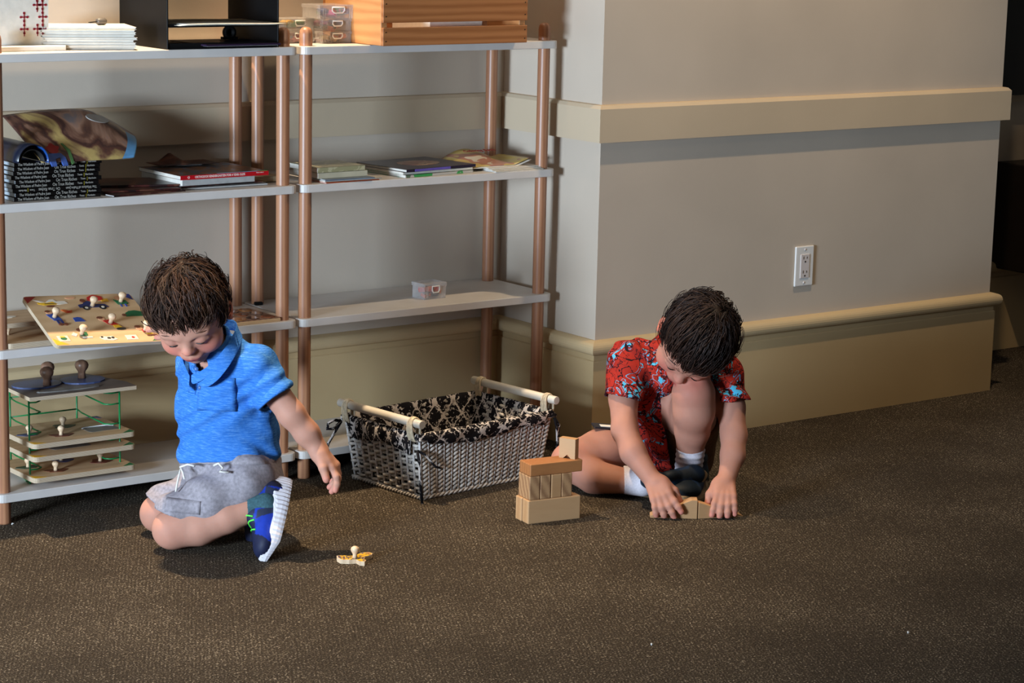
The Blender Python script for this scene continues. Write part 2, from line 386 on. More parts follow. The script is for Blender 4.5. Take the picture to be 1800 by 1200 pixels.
# curled magazines lying on top of the stack
t=thing('curled_magazine','floppy picture magazine with yellow and brown cover draped over the black paperbacks','magazine',(-.65,.10,zz))
mag=artmat('magazine_art',[(176,150,92),(182,156,96),(150,122,80),(96,60,48),(66,42,38),(110,76,60),(160,122,100),(120,110,110)],8,1.2,1.3,6,'LINEAR')
blue=plain('sky_blue_print',(88,140,182),.35); 
MROW=[[(73,286),(110,285),(150,283),(190,281),(208,280),(236,277)],[(38,243),(88,236),(140,231),(188,234),(216,240),(239,247)],[(4,204),(58,197),(108,193),(152,195),(192,212),(225,233)]]
def f1(s,q,o=0):
    R=[]
    for row,y in zip(MROW,(-.005,.055,.125)):
        x=min(4.9999,s*5); i=int(x); f=x-i; g=lambda n:PY(*row[max(0,min(5,n))],y)
        a,b_,c,d=g(i-1),g(i),g(i+1),g(i+2); R.append(.5*((2*b_)+(c-a)*f+(2*a-5*b_+4*c-d)*f*f+(3*b_-a-3*c+d)*f**3))
    A,B_,C_=R; p=A*((q-.5)*(q-1)*2)+B_*(q*(1-q)*4)+C_*(q*(q-.5)*2)
    return tuple(p-Vector((0,0,o))-t.location)
curved_sheet('cover',[mag,blue],t,0,0,f1,.0025,40,18,lambda s,q:1 if (s>.84 and q<.62) else 0)
curved_sheet('pages',[paintm('page_white',(190,186,176))],t,0,0,lambda s,q:f1(.02+.96*s,.03+.95*q,.004),.002,30,10)
red=plain('red_print',(150,30,24),.35); bl2=plain('blue_print',(60,90,160),.35); gr2=plain('green_print',(70,110,60),.35)
def on(s,q,pl,name,m,h):
    p=Vector(f1(s,q)); a=(Vector(f1(s+.02,q))-Vector(f1(s-.02,q))).normalized(); b_=(Vector(f1(s,q+.02))-Vector(f1(s,q-.02))); b_=(b_-a*b_.dot(a)).normalized(); n=a.cross(b_)
    M=Matrix((a,b_,n)).transposed().to_4x4(); M.translation=p; b=BM(); prism(b,pl,0,h,0,None,M); obj(name,b,m,t)
on(.16,.22,[(.012*math.cos(a)*(1+.2*math.sin(5*a))*1.3,.012*math.sin(a)*(1+.2*math.cos(4*a))*1.2) for a in np.linspace(0,2*PI,24)[:-1]],'flower_print',red,.0035)
on(.165,.04,[(-.020,-.018),(-.008,-.018),(-.006,.0),(.006,.004),(.008,-.018),(.020,-.018),(.020,.004),(.012,.016),(-.024,.016)],'letter_print',bl2,.004)
on(.25,.12,[(.004,-.03),(.010,-.028),(.012,.01),(.0,.03),(-.004,.03),(.004,.005)],'arc_print',gr2,.0036)
on(.60,.80,[(.030*math.cos(a),.016*math.sin(a)) for a in np.linspace(0,2*PI,20)[:-1]],'portrait_print',paintm('halo_print',(150,146,140)),.0033)
t=thing('rolled_magazine','blue and black magazine bent into a loop on the stack beside the left post','magazine',(-.728,.045,zz))
def f3(s,q):
    a=PI*(1.0-1.05*s); return (.036*math.cos(a)-.002,-.075+.2*q,.002+.040*max(0,math.sin(a)))
curved_sheet('cover',[plain('dark_blue_print',(14,22,40),.3),plain('deep_blue_print',(24,66,130),.3)],t,0,0,f3,.0018,24,4,lambda s,q:1 if s>.62 else 0)
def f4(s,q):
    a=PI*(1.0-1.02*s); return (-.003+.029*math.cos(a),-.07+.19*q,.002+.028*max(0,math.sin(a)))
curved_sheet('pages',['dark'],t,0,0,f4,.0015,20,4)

# dark magazines to the right of the stack
dk=[artmat('dark_magazine_art%d'%i,[(40,26,26),(70,34,30),(96,60,46),(30,30,44)],14,1,i*2.2) for i in range(3)]
for i,(x,y,w,d,h,r,l) in enumerate(((-.44,.06,.20,.15,.004,.12,'dark-covered magazine lying lowest beside the paperback stack'),(-.43,.085,.19,.15,.004,-.1,'dark red magazine on the lowest magazine beside the paperback stack'),(-.40,.12,.2,.14,.005,-.3,'slanting dark magazine half under the red-spined workbook'))):
    t=book('magazine',l,x,y,Z[1]+i*.0045,w,d,h,r,dk[i],'paper2','dark magazines beside the paperbacks',cat='magazine')
# red spine workbook pile
redc=artmat('workbook_art',[(60,70,84),(84,60,48),(120,80,50),(70,100,130),(60,40,40)],16,1,.4)
z=Z[1]
t=book('magazine','thin grey magazine at the bottom of the pile under the red-spined workbook',-.215,.115,z,.235,.20,.005,.0,'paper2','paper2',None,cat='magazine'); z+=.0055
t=book('magazine','thin dark-edged magazine second from the bottom under the red-spined workbook',-.22,.12,z,.225,.19,.004,.03,dk[0],'paper2',None,cat='magazine'); z+=.0045
t=book('workbook','thick white-paged workbook directly under the red-spined workbook',-.235,.115,z,.20,.20,.0165,.03,'paper2','paper',None); z+=.0168
t=thing('workbook','red-spined children\'s workbook on top of the pile on the left shelf','book',(-.225,.105,z),.01)
slab('w',.24,.21,.0095,redc,'paper',t)
rs=plain('red_spine',(176,20,30),.3,.05); b=BM(); box(b,(0,-.1055,.005),(.241,.0014,.0105)); sp=obj('spine',b,rs,t,'red spine with white lettering')
pw=plain('pale_lettering',(224,196,190),.5)
text('spine_lettering','ORTHODOX KINDERGARTEN FOR 4 YEAR OLDS',.0075,pw,sp,(-.082,-.1064,.0052),(PI/2,0,0),.0001,'LEFT',.83,.0003)
text('spine_lettering','O',.0075,pw,sp,(-.102,-.1064,.0052),(PI/2,0,0),.0001,'LEFT',1,.0003)
text('spine_lettering','PASCHALIS',.0042,pw,sp,(.086,-.1064,.007),(PI/2,0,0),.0001,'LEFT',1,0)
b=BM(); box(b,(.035,-.104,.0106),(.11,.004,.0004)); obj('blue_strip',b,paintm('light_blue',(90,180,226)),t,'light blue strip')
b=BM(); box(b,(.107,-.104,.0106),(.022,.004,.0008)); obj('green_strip',b,paintm('leaf_green',(60,150,60)),t,'green strip')
t=thing('magazine','magazine with a bent-up dark corner behind the red-spined workbook','magazine',(-.235,.20,Z[1]+.038),0)
curved_sheet('cover',[dk[2]],t,0,0,lambda s,q:(-.08+.16*s,-.05+.08*q,.004+.022*max(0,1-abs(s-.4)*5)*q),.0015)
b=BM(); box(b,(0,0,-.018),(.1,.03,.038)); obj('pages',b,'paper2',t)
# tan activity books between the units
b_=book('activity_book','tan-covered activity book lying behind the middle posts',-.035,.13,Z[1]+.0015,.15,.16,.014,.06,artmat('tan_art',[(150,130,100),(170,150,116),(120,70,60)],10,1,3),'paper',None)
b_.location.x=-.115
# right shelf 2 books
z=Z[1]
for i,(w,d,h,r,x,m,l) in enumerate(((.16,.12,.003,.05,.12,paintm('orange_print',(180,90,60)),'orange-edged thin magazine at the bottom under the two cream pads'),(.165,.12,.003,.0,.125,'paper','white thin magazine second from the bottom under the two cream pads'),(.14,.13,.003,-.05,.115,paintm('grey_blue_print',(110,122,136)),'grey-blue thin magazine third from the bottom under the two cream pads'))):
    book('magazine',l,x,.035,z,w,d,h,r,m,'paper',None,cat='magazine'); z+=.0032
t=book('writing_pad','lower cream pad of the two stacked pads on the right shelf',.105,.055,z,.145,.12,.0145,.02,plain('cream_cover',(176,170,148),.6,.08,12),'paper'); z+=.0148
book('writing_pad','upper cream pad with a drawing on its cover, topmost of its pile',.10,.06,z,.14,.13,.0125,.03,artmat('cream_art',[(178,172,140),(150,146,112),(186,180,150)],30,1,1),'paper')
z=Z[1]
t=book('magazine','magazine with a green corner beneath the dark purple magazine on the right shelf',.385,.085,z,.225,.19,.007,.10,artmat('green_art',[(60,150,80),(180,176,168),(90,110,90)],20,1,5),'paper'); z+=.0075
t=book('magazine','white-edged magazine between the green-cornered and the dark purple magazines',.385,.09,z,.23,.19,.006,.09,'paper','paper',None,cat='magazine'); z+=.0065
t=book('magazine','dark purple magazine with a painted figure on its cover, on the right shelf',.39,.092,z,.235,.20,.007,.12,plain('purple_cover',(40,32,50),.3,.2,12),'paper',None,cat='magazine')
b=BM(); prism(b,[(.055*math.cos(a)*(1.3 if math.cos(a)>0 else 1),.045*math.sin(a)) for a in np.linspace(0,2*PI,20)[:-1]],.0071,.0075); obj('cover_picture',b,artmat('figure_art',[(150,100,80),(180,150,120),(90,60,60)],30,1,2),t)
b=BM(); box(b,(-.03,-.1005,.0035),(.12,.0012,.006)); obj('spine_strip',b,paintm('violet',(98,84,170)),t,'violet strip')
z=Z[1]
for i in range(3):
    book('magazine',['lowest','second','third'][i]+' thin magazine under the curled colouring book by the right post',.635,.04+.01*i,z,.16,.13,.003,.05-.04*i,'paper','paper2',None,cat='magazine'); z+=.0032
t=thing('coloring_book','curled yellow colouring book by the right post on the shelf','book',(.60,.085,z))
cb=artmat('coloring_art',[(196,170,90),(186,160,96),(160,110,90),(190,180,160)],9,1,.9)
def fc(s,q): return (-.10+.2*s,-.07+.14*q,.003+.030*q*math.sin(PI*min(1,s*1.15))+.016*max(0,s-.75)*4*(1-.3*q)*(s<2))
curved_sheet('cover',[cb],t,0,0,fc,.0012,24,8)
curved_sheet('pages',['paper'],t,0,0,lambda s,q:(fc(s,q)[0]+.004,fc(s,q)[1]-.003,max(.0,fc(s,q)[2]-.004)),.002,20,6)
text('cover_lettering','Coloring Book',.017,paintm('red_brown',(150,50,36)),t,(-.045,.030,.0315),(.25,0,0),.0004,'LEFT',1,.0005)
# ------------------------------------------------------------------ top shelf
t=thing('card_stand','white card with red cross pattern standing at the left end of the top shelf','card',(-.70,.05,Z[0]))
b=BM(); box(b,(0,-.0,.006),(.16,.05,.012),None,.002); obj('base',b,'white',t)
b=BM(); box(b,(-.01,.005,.13),(.12,.004,.24)); cdm=obj('card',b,'paper',t)
rm=paintm('cross_red',(150,30,44))
def cross(bm,x,z,s=1):
    box(bm,(x,0,z),(.0018*s,.001,.026*s)); box(bm,(x,0,z+.003*s),(.014*s,.001,.0025*s))
    for a,c in ((.008,.003),(-.008,.003),(0,.012),(0,-.006)): lathe(bm,[(.0028*s,0),(.0028*s,.001)],(x+a*s,.0005,z+c*s),8,0,Matrix.Rotation(PI/2,4,'X'))
b=BM()
for x,z in ((.035,.045),(.022,.045),(.035,.072),(.035,.099),(.022,.099),(-.01,.072),(-.01,.045)): cross(b,x,z)
oo=obj('cross_print',b,rm,cdm,'red crosses'); oo.location=(0,.0022,0); 
z=Z[0]
for i in range(9):
    h=.0058; word=['bottom','second','third','fourth','fifth','sixth','seventh','eighth','topmost'][i]
    t=book('magazine',f'white magazine, {word} of the stack of nine on the top shelf',-.545+.003*math.sin(i*3.3),.09+.004*math.cos(i*2.3),z,.215,.15,h-.0004,-.30+.02*math.sin(i*1.7),'paper','paper','white magazines stacked on the top shelf','left','magazine')
    z+=h
t=thing('binder_clip','small dark clip lying on the white magazines on the top shelf','clip',(-.50,.09,z))
b=BM(); lathe(b,[(.006,-.012),(.008,-.008),(.008,.008),(.006,.012)],(0,0,.008),12,0,Matrix.Rotation(PI/2,4,'Y')); obj('body',b,plain('clip_grey',(90,84,78),.4),t)
b=BM(); tube(b,[(-.012,0,.008),(-.03,.005,.006),(-.03,-.005,.006),(-.012,-.002,.008)],.001,6); obj('wire_loop',b,'black',t)
# black letter tray
t=thing('letter_tray','black plastic letter tray organiser on the left top shelf','tray',(-.24,.075,Z[0]))
b=BM()
for x in (-.148,.148):
    b=BM(); box(b,(x,.02,.10),(.004,.24,.20),None,.001); obj('side_panel',b,'black',t)
for z in (.004,.052,.118,.19):
    b=BM(); box(b,(0,.02,z),(.292,.235,.003)); box(b,(0,-.096,z+.003),(.292,.003,.008 if z>.01 else .014)); obj('shelf_tier',b,'black',t)
b=BM(); box(b,(-.04,.138,.05),(.02,.004,.095)); obj('back_rib',b,'black',t)
t2=thing('paper_sheets','loose white sheets poking out of the black letter tray','paper',(-.24,.05,Z[0]+.0545))
for i in range(3):
    curved_sheet('sheet',['paper'],t2,0,0,lambda s,q,i=i:(-.13+.272*s+.006*i,-.098+.2*q-.003*i,.0015*i+.0012+.0008*math.sin(5*s)),.0004,14,4)
t2=thing('purple_folder','dark purple folder lying in the bottom of the black letter tray','folder',(-.2,.04,Z[0]+.0065)); b=BM(); box(b,(0,0,.003),(.2,.18,.004)); obj('cover',b,paintm('dark_purple',(38,22,48)),t2); b=BM(); box(b,(0,0,.0012),(.19,.17,.0022)); obj('pages',b,'paper2',t2)
t2=thing('tape_dispenser','dark round object seen through the black letter tray','stationery',(-.155,.10,Z[0]+.0125)); b=BM(); lathe(b,[(.008,-.006),(.016,-.006),(.016,.006),(.008,.006),(.008,-.006)],(0,0,.016),20,0,Matrix.Rotation(PI/2,4,'X')); obj('roll',b,'dark',t2); b=BM(); box(b,(0,0,.003),(.04,.014,.006)); obj('foot',b,'black',t2)
# clear boxes
junk=[(190,40,40),(40,60,110),(220,170,60),(30,30,34),(180,70,120),(60,110,70),(210,90,50)]
def clearbox(w,d,h,label,loc,rot,seed,group='clear plastic boxes of small toys',open_lid=False):
    t=thing('clear_box',label,'box',loc,rot,group); th=.0015
    b=BM(); box(b,(0,0,th/2),(w,d,th))
    for s in(-1,1): box(b,(s*(w/2-th/2),0,h*.38),(th,d,h*.76)); box(b,(0,s*(d/2-th/2),h*.38),(w,th,h*.76))
    for s in(-1,1):
        for k in (-.40,-.34,.34,.40): box(b,(w*k,s*(d/2),h*.38),(.0014,.0016,h*.74))
        for k in(-.38,.38): box(b,(s*w/2,d*k,h*.38),(.0016,.0014,h*.74))
    obj('tub',b,'clear',t)
    b=BM(); box(b,(0,0,h*.97),(w+.003,d+.003,th))
    for s in(-1,1): box(b,(s*(w/2+.001),0,h*.87),(th,d+.003,h*.22)); box(b,(0,s*(d/2+.001),h*.87),(w+.003,th,h*.22))
    lid=obj('lid',b,'clear',t)
    b=BM(); y=-d/2-.003
    pts=[(x*w*.17,y,h*.62+zq*h*.2) for x,zq in ((-1,1),(1,1),(1,-.2),(.7,-1),(-.7,-1),(-1,-.2))]; tube(b,pts,.0018,6,closed=True); obj('latch',b,'white',t,'white loop latch')
    R=random.Random(seed)
    for k in range(3):
        b=BM(); 
        for _ in range(6):
            s=[R.uniform(.012,.03) for _ in range(3)]; s[2]=R.uniform(.006,.012)
            box(b,(R.uniform(-.32,.32)*w,R.uniform(-.32,.32)*d,.004+R.uniform(0.05,.5)*h),(min(s[0],w*.3),min(s[1],d*.3),s[2]),Matrix.Rotation(R.uniform(0,3),3,'Z')@Matrix.Rotation(R.uniform(-.4,.4),3,'X'),.001)
        c=junk[(seed+k*3)%7]; obj('contents',b,paintm('junk%d'%((seed+k*3)%7),c),t)
    return t
H=.030
clearbox(.085,.07,H,'lower clear box of the two stacked behind the middle posts',(.030,.118,Z[0]),.06,1)
clearbox(.085,.07,H,'upper clear box of the two stacked behind the middle posts',(.030,.118,Z[0]+H+.0005),.08,2)
clearbox(.085,.07,H,'bottom clear box of the three stacked beside the wooden crate',(.120,.088,Z[0]),.05,3)
clearbox(.085,.07,H,'middle clear box of the three stacked beside the wooden crate',(.120,.088,Z[0]+H+.0005),.05,4)
clearbox(.105,.08,H+.004,'topmost clear box of the three stacked beside the wooden crate',(.120,.088,Z[0]+2*H+.001),.02,5)
b=BM(); 
for k in range(5): tube(b,[(-.022+.003*k,.03,.004),(-.018+.006*k,.012-.004*k,.006),(-.01+.006*k,.0-.005*k,.004)],.0035,8)
tag(obj('plastic_toy',b,paintm('pink_toy',(190,50,80))),'small pink toy lying between the letter tray and the clear boxes','toy',None,(-.068,.07,Z[0]))
b=BM(); box(b,(0,0,0.0071),(.14,.18,.0015)); box(b,(0,0,.0035),(.13,.17,.004))
# crate
t=thing('wooden_crate','pine crate with slatted sides on the top shelf at right','crate',(.388,.055,Z[0]),.02)
L,D_,HC=.445,.27,.20
for s in(-1,1):
    b=BM(); box(b,(s*(L/2-.009),0,HC/2+.001),(.018,D_-.02,HC),None,.001); obj('end_panel',b,'crateend',t)
for s in(-1,1):
    for i,(z0,z1) in enumerate(((.001,.045),(.057,.118),(.130,.19))):
        b=BM(); box(b,(0,s*(D_/2-.005),(z0+z1)/2),(L,.010,z1-z0),None,.0008); sl=obj('slat',b,'crate',t)
        if s<0 and i<2:
            b=BM(); 
            for x in(-1,1):
                for zq in (.25,.75): lathe(b,[(.0016,0),(.0016,.001)],(x*(L/2-.008),-D_/2+.0001,z0+(z1-z0)*zq),6,0,Matrix.Rotation(PI/2,4,'X'))
            obj('nail',b,'dark',sl)
b=BM(); box(b,(0,0,.006),(L-.036,D_-.02,.008)); obj('bottom',b,'crate',t)
t2=thing('paper_sheets','white papers seen through the gap of the pine crate','paper',(.42,.05,Z[0]+.012))
for i in range(2):
    b=BM(); box(b,(.03*i,.02*i,.025),(.16,.17,.05-.01*i)); obj('sheet_stack',b,'paper',t2)

# ------------------------------------------------------------------ shelf 3 right: one clear box
clearbox(.068,.055,.042,'single clear box standing alone on the third shelf at right',(.432,.085,Z[2]),.03,0,None)
# small black thing & wooden framed puzzle by the left unit's rear post
b=BM(); box(b,(0,0,.004),(.022,.012,.008),None,.002); tag(obj('black_clip',b,'black'),'small black piece lying at the foot of the rear posts','clip',None,(-.012,.205,Z[2]),-.3)
t=thing('framed_puzzle','flat wooden tray puzzle with glossy pieces behind the boy in blue','puzzle',(-.185,.055,Z[2]),.02)
b=BM(); box(b,(0,0,.004),(.21,.15,.008),None,.001); obj('tray',b,'birch',t)
b=BM(); box(b,(0,0,.0090),(.208,.148,.002)); obj('rim',b,'knobdark',t)
R=random.Random(3)
for i in range(5):
    for j in range(3):
        b=BM(); x=-.08+.04*i;y=-.05+.05*j; prism(b,[(x+R.uniform(.012,.019)*math.cos(a),y+R.uniform(.015,.023)*math.sin(a)) for a in np.linspace(0,2*PI,9)[:-1]],.010,.0118); obj('puzzle_piece',b,plain('gloss_piece%d'%(i*3+j),[(120,66,40),(80,60,50),(150,100,60),(60,40,36)][(i+j)%4],.08),t)
# ------------------------------------------------------------------ wooden knob puzzles
def knobbm(s=1,z=0,c=(0,0)):
    b=BM(); lathe(b,[(.0055*s,z),(.0048*s,z+.006*s),(.0052*s,z+.009*s),(.0085*s,z+.014*s),(.0095*s,z+.018*s),(.008*s,z+.022*s),(.004*s,z+.0245*s),(0,z+.025*s)],(c[0],c[1],0),14); return b
def board(name,label,w,d,th,loc,rotm=None,group=None,corner=True):
    t=thing(name,label,'puzzle',loc,0,group)
    if rotm is not None: t.rotation_euler=rotm.to_euler()
    b=BM(); prism(b,rrect(-w/2,-d/2,w/2,d/2,.012,4),0,th,0,1); obj('board',b,['birch','plyedge'],t)
    if corner:
        for sx,sy,c in ((-1,1,('red_corner',(160,36,30))),(1,1,('blue_corner',(40,56,130))),(-1,-1,('yellow_corner',(226,170,30))),(1,-1,('green_corner',(30,110,66)))):
            b=BM(); x=sx*(w/2-.003); y=sy*(d/2-.003); prism(b,[(x,y),(x-sx*.030,y),(x,y-sy*.026)],th,th+.0004); obj('corner_print',b,paintm(*c),t)
    return t
# the big tilted board
bl=PY(105,609,-.135); br=PY(293,597,-.135); tl=PY(32,520,.055); tr=PY(226,517,.055)
ex=((br-bl)+(tr-tl)).normalized(); ey=((tl-bl)+(tr-br)).normalized(); ey=(ey-ex*ey.dot(ex)).normalized(); ez=ex.cross(ey)
Wd=((br-bl).length+(tr-tl).length)/2; Dd=((tl-bl).length+(tr-br).length)/2
cen=(bl+br+tl+tr)/4; RM=Matrix((ex,ey,ez)).transposed()
TB=.009
t=board('puzzle_board','large wooden knob puzzle with coloured children and animals, tilted up under the toddler\'s hand',Wd,Dd,TB,cen-ez*TB,RM)
def sp(s,q): return (-Wd/2+s*Wd, Dd/2-q*Dd)
def piece(s,q,polys,knob=True,label=None):
    """polys: list of (color name, rgb, [(dx,dy)...])"""
    x,y=sp(s,q); root=None
    for i,(cn,c,pl) in enumerate(polys):
        b=BM(); prism(b,[(x+a*.001,y+e*.001) for a,e in pl],TB-.002 if i==0 else TB+.0004,TB+.0010+.0003*i)
        o=obj('puzzle_piece' if i==0 else 'piece_print',b,paintm(cn,c),t if i==0 else root)
        if i==0: root=o
    if knob: obj('knob',knobbm(1,TB+.001,(x,y)),'knob',root)
def circ(cx,cy,r,ry=None,n=12): return [(cx+r*math.cos(a),cy+(ry or r)*math.sin(a)) for a in np.linspace(0,2*PI,n+1)[:-1]]
def rect(x0,y0,x1,y1): return [(x0,y0),(x1,y0),(x1,y1),(x0,y1)]
N=('navy',(36,46,96)); RD=('toy_red',(186,36,30)); YL=('toy_yellow',(226,176,40)); GN=('toy_green',(24,104,62)); BK=('toy_black',(24,22,24)); WH=('toy_white',(224,214,196)); SK=('toy_skin',(216,160,120)); BR=('toy_brown',(110,60,36)); BL=('toy_blue',(40,72,150)); OR=('toy_orange',(196,96,40))
piece(.57,.24,[N+([(-34,-6),(-34,6),(-20,10),(-12,22),(0,20),(2,8),(34,6),(40,-6)],),BK+(circ(-18,-8,9),),BK+(circ(24,-7,9),),WH+(circ(-18,-8,4),),WH+(circ(24,-7,4),),BR+(circ(-16,22,7),)])
piece(.86,.17,[GN+([(-16,10),(-6,4),(14,6),(16,-10),(-12,-12)],),SK+(circ(-2,16,7),),BL+(rect(-8,-22,-4,-12),),BL+(rect(4,-22,8,-12),)])
piece(.16,.44,[BL+([(-16,12),(-12,2),(-6,-14),(14,-14),(10,6),(0,14)],),SK+(circ(-6,20,8),),BR+(circ(-8,24,7,4),),N+(rect(-2,-30,4,-14),),N+(rect(8,-30,13,-14),),BR+(circ(3,-32,6,4),),BR+(circ(15,-32,6,4),)])
piece(.62,.60,[RD+([(-16,12),(-8,-2),(4,-10),(18,-10),(10,4),(0,14)],),SK+(circ(-16,18,8),),BR+(circ(-18,23,8,5),),YL+([(2,-20),(20,-20),(16,-10),(2,-10)],),BK+(circ(16,-26,12,4),)])
piece(.29,.80,[GN+([(-4,-6),(14,-6),(16,8),(0,10)],),WH+(rect(-2,-16,22,-11),),BR+(circ(2,18,8,6),),WH+([(-26,-2),(-18,8),(-10,0),(-16,-8)],)])
piece(.885,.77,[RD+([(-8,-8),(14,-8),(16,4),(2,10),(-8,4)],),YL+(rect(-2,-17,12,-8),),SK+(circ(-12,8,8),),BR+(circ(2,-22,7,3),),BR+(circ(14,-22,7,3),),BR+(circ(-14,14,8,5),)])
piece(.90,.42,[GN+([(-26,-12),(-22,2),(-10,10),(6,12),(26,4),(26,-12)],),BR+(circ(-28,-6,6,5),)],False)
piece(.64,.07,[RD+([(-22,-12),(-18,2),(0,12),(20,4),(20,-12)],),YL+(rect(-4,-12,4,-2),)],False)
piece(.31,.33,[OR+([(-14,6),(-6,8),(4,2),(14,4),(10,-6),(-4,-8)],),RD+(circ(2,-3,5,3),)],False)
piece(.36,.50,[BL+([(-12,-9),(14,-9),(8,6),(0,9),(-12,6)],)],False)
piece(.50,.90,[WH+([(-20,4),(-14,10),(0,6),(14,8),(22,-6),(10,-9),(-10,-6)],),BK+(circ(2,0,5,4),),BK+(circ(12,1,4,4),),BK+(circ(-14,5,3,3),)],False)
piece(.11,.87,[WH+(rect(-14,-11,12,11),),GN+(circ(-1,-1,8,6),),YL+(circ(-2,6,7,3),)],False)
piece(.72,.90,[WH+(rect(-15,-9,13,9),),RD+(circ(2,-1,4,4),)],False)
piece(.72,.13,[YL+(rect(-9,-6,9,6),)],False); piece(.42,.06,[SK+(circ(0,0,13,5),)],False)
piece(.22,.15,[WH+([(-40,14),(-28,12),(-14,2),(0,14),(10,14),(16,6),(36,6),(40,-4),(20,-8),(0,-4),(-20,0)],),YL+([(-34,2),(-10,0),(4,4),(14,-6),(-20,-10),(-34,-4)],),BK+(rect(-18,-5,10,-3),),BR+(circ(-8,-15,10,3),)],False)
# boards lying under it
t=board('puzzle_board','plain brown puzzle board lying on the shelf under the tilted one',.28,.20,.012,(-.655,.085,Z[2]),None,'wooden puzzle boards on the third shelf',False)
t=board('puzzle_board','worn brown puzzle board on the shelf behind the tilted one, upper of two',.26,.15,.011,(-.668,.130,Z[2]+.034),None,'wooden puzzle boards on the third shelf',False)
for x in(-.08,.02,.1):
    obj('knob',knobbm(.86,-.0225,(x,-.04)),'knob',t)
b=BM(); prism(b,circ(-.07,.0,.03,.012),.011,.0125); obj('puzzle_piece',b,paintm('toy_white',(224,214,196)),t)
# ------------------------------------------------------------------ green wire rack with puzzles (shelf 4)
RX,RY=-.61,.115
t=thing('wire_rack','green wire puzzle rack standing on the bottom shelf','rack',(RX,RY,Z[3]))
Wr,Dr,Hr=.232,.17,.205
def gw(pts,name='wire',r=.0022):
    b=BM(); tube(b,pts,r,8); obj(name,b,'green',t)
for x in(-Wr/2,Wr/2):
    gw([(x,-Dr/2+.02,0.003),(x,-Dr/2,.003),(x,-Dr/2,.01),(x,-Dr/2,Hr)],'upright'); gw([(x*.75,Dr/2,.003),(x*.75,Dr/2,Hr)],'upright')
gw([(-Wr/2,-Dr/2,.003),(-Wr*.375,Dr/2,.003),(Wr*.375,Dr/2,.003),(Wr/2,-Dr/2,.003)],'base_wire')
for z in (.035,.082,.12,.168,.195):
    for s in(-1,1):
        x=s*Wr/2; gw([(x,-Dr/2,z),(x-s*.02,-Dr/2+.004,z-.002),(x-s*.034,-Dr/2+.012,z-.001),(x-s*.030,Dr/2-.03,z),(x*.75,Dr/2,z+.004)],'side_loop',.0018)
    gw([(-Wr*.375,Dr/2,z+.004),(Wr*.375,Dr/2,z+.004)],'back_wire',.0018)
def rackboard(z,label,knobs,hole=None,kind=0):
    t=board('puzzle_board',label,.262,.205,.0115,(RX+.005,RY-.028,Z[3]+z),None,'wooden puzzle boards in the green rack',True)
    t.rotation_euler=(-.01,0,0)
    cols=[('toy_darkgreen',(30,60,40)),('toy_brown',(110,60,36)),('navy',(36,46,96)),('toy_brownred',(96,40,26))]
    for i,(x,y) in enumerate(knobs):
        b=BM(); prism(b,[(x+.026*math.cos(a)*(1+.3*math.sin(3*a+i)),y+.018*math.sin(a)*(1+.3*math.cos(2*a+i))) for a in np.linspace(0,2*PI,14)[:-1]],.009,.0125)
        p=obj('puzzle_piece',b,paintm(*cols[(i+kind)%4]),t); obj('knob',knobbm(.9,.0125,(x,y)),'knob',p)
    if hole:
        x,y,w,d=hole; b=BM(); prism(b,rrect(x-w/2,y-d/2,x+w/2,y+d/2,.01,3),.0112,.0119); obj('cutout_floor',b,paintm('grey_cutout',(120,112,104)),t)
        b=BM(); tube(b,[(x-w/2,y+d/2-.006,.0125),(x-w/2+.008,y+d/2,.0125),(x+w/2-.012,y+d/2,.0125),(x+w/2,y+d/2-.012,.0125)],.0017,6); obj('cutout_edge',b,'white',t,'pale cutout edge')
rackboard(.012,'lowest knob puzzle board in the green wire rack',[(-.095,.01),(-.055,-.055),(.0,.03),(.075,-.025)],None,0)
rackboard(.062,'middle knob puzzle board with an empty cutout in the green wire rack',[(.06,.045)],(-.01,-.03,.10,.05),1)
rackboard(.093,'third knob puzzle board with a crescent cutout in the green wire rack',[(-.095,.0),(-.035,-.045),(.01,.04)],(.075,-.03,.08,.05),2)
t=thing('puzzle_board','chunky blue-and-brown jumbo knob puzzle on top of the green wire rack','puzzle',(RX+.005,RY-.028,Z[3]+.2075),-.02)
b=BM(); prism(b,[(-.135,-.10),(.135,-.10),(.135,-.045),(.085,.10),(-.11,.10),(-.135,.04)],0,.009,0,1); obj('board',b,[plain('grey_brown_board',(106,92,82),.4,.1,14),'plyedge'],t)
blp=plain('slate_blue_print',(64,76,110),.35,.15,20)
for (x,y,r,r2) in ((-.065,.02,.06,.045),(.05,.015,.055,.045)):
    b=BM(); prism(b,circ(x,y,r,r2,18),.009,.0125); p=obj('puzzle_piece',b,blp,t); 
b=BM(); prism(b,circ(-.02,-.06,.08,.016,18),.009,.0115); obj('puzzle_piece',b,plain('pale_print',(120,116,110),.4,.2,30),t)
for (x,y) in ((-.024,.048),(-.050,-.005),(.055,.030)):
    obj('knob',knobbm(1.75,.0125,(x,y)),'knobdark',t)

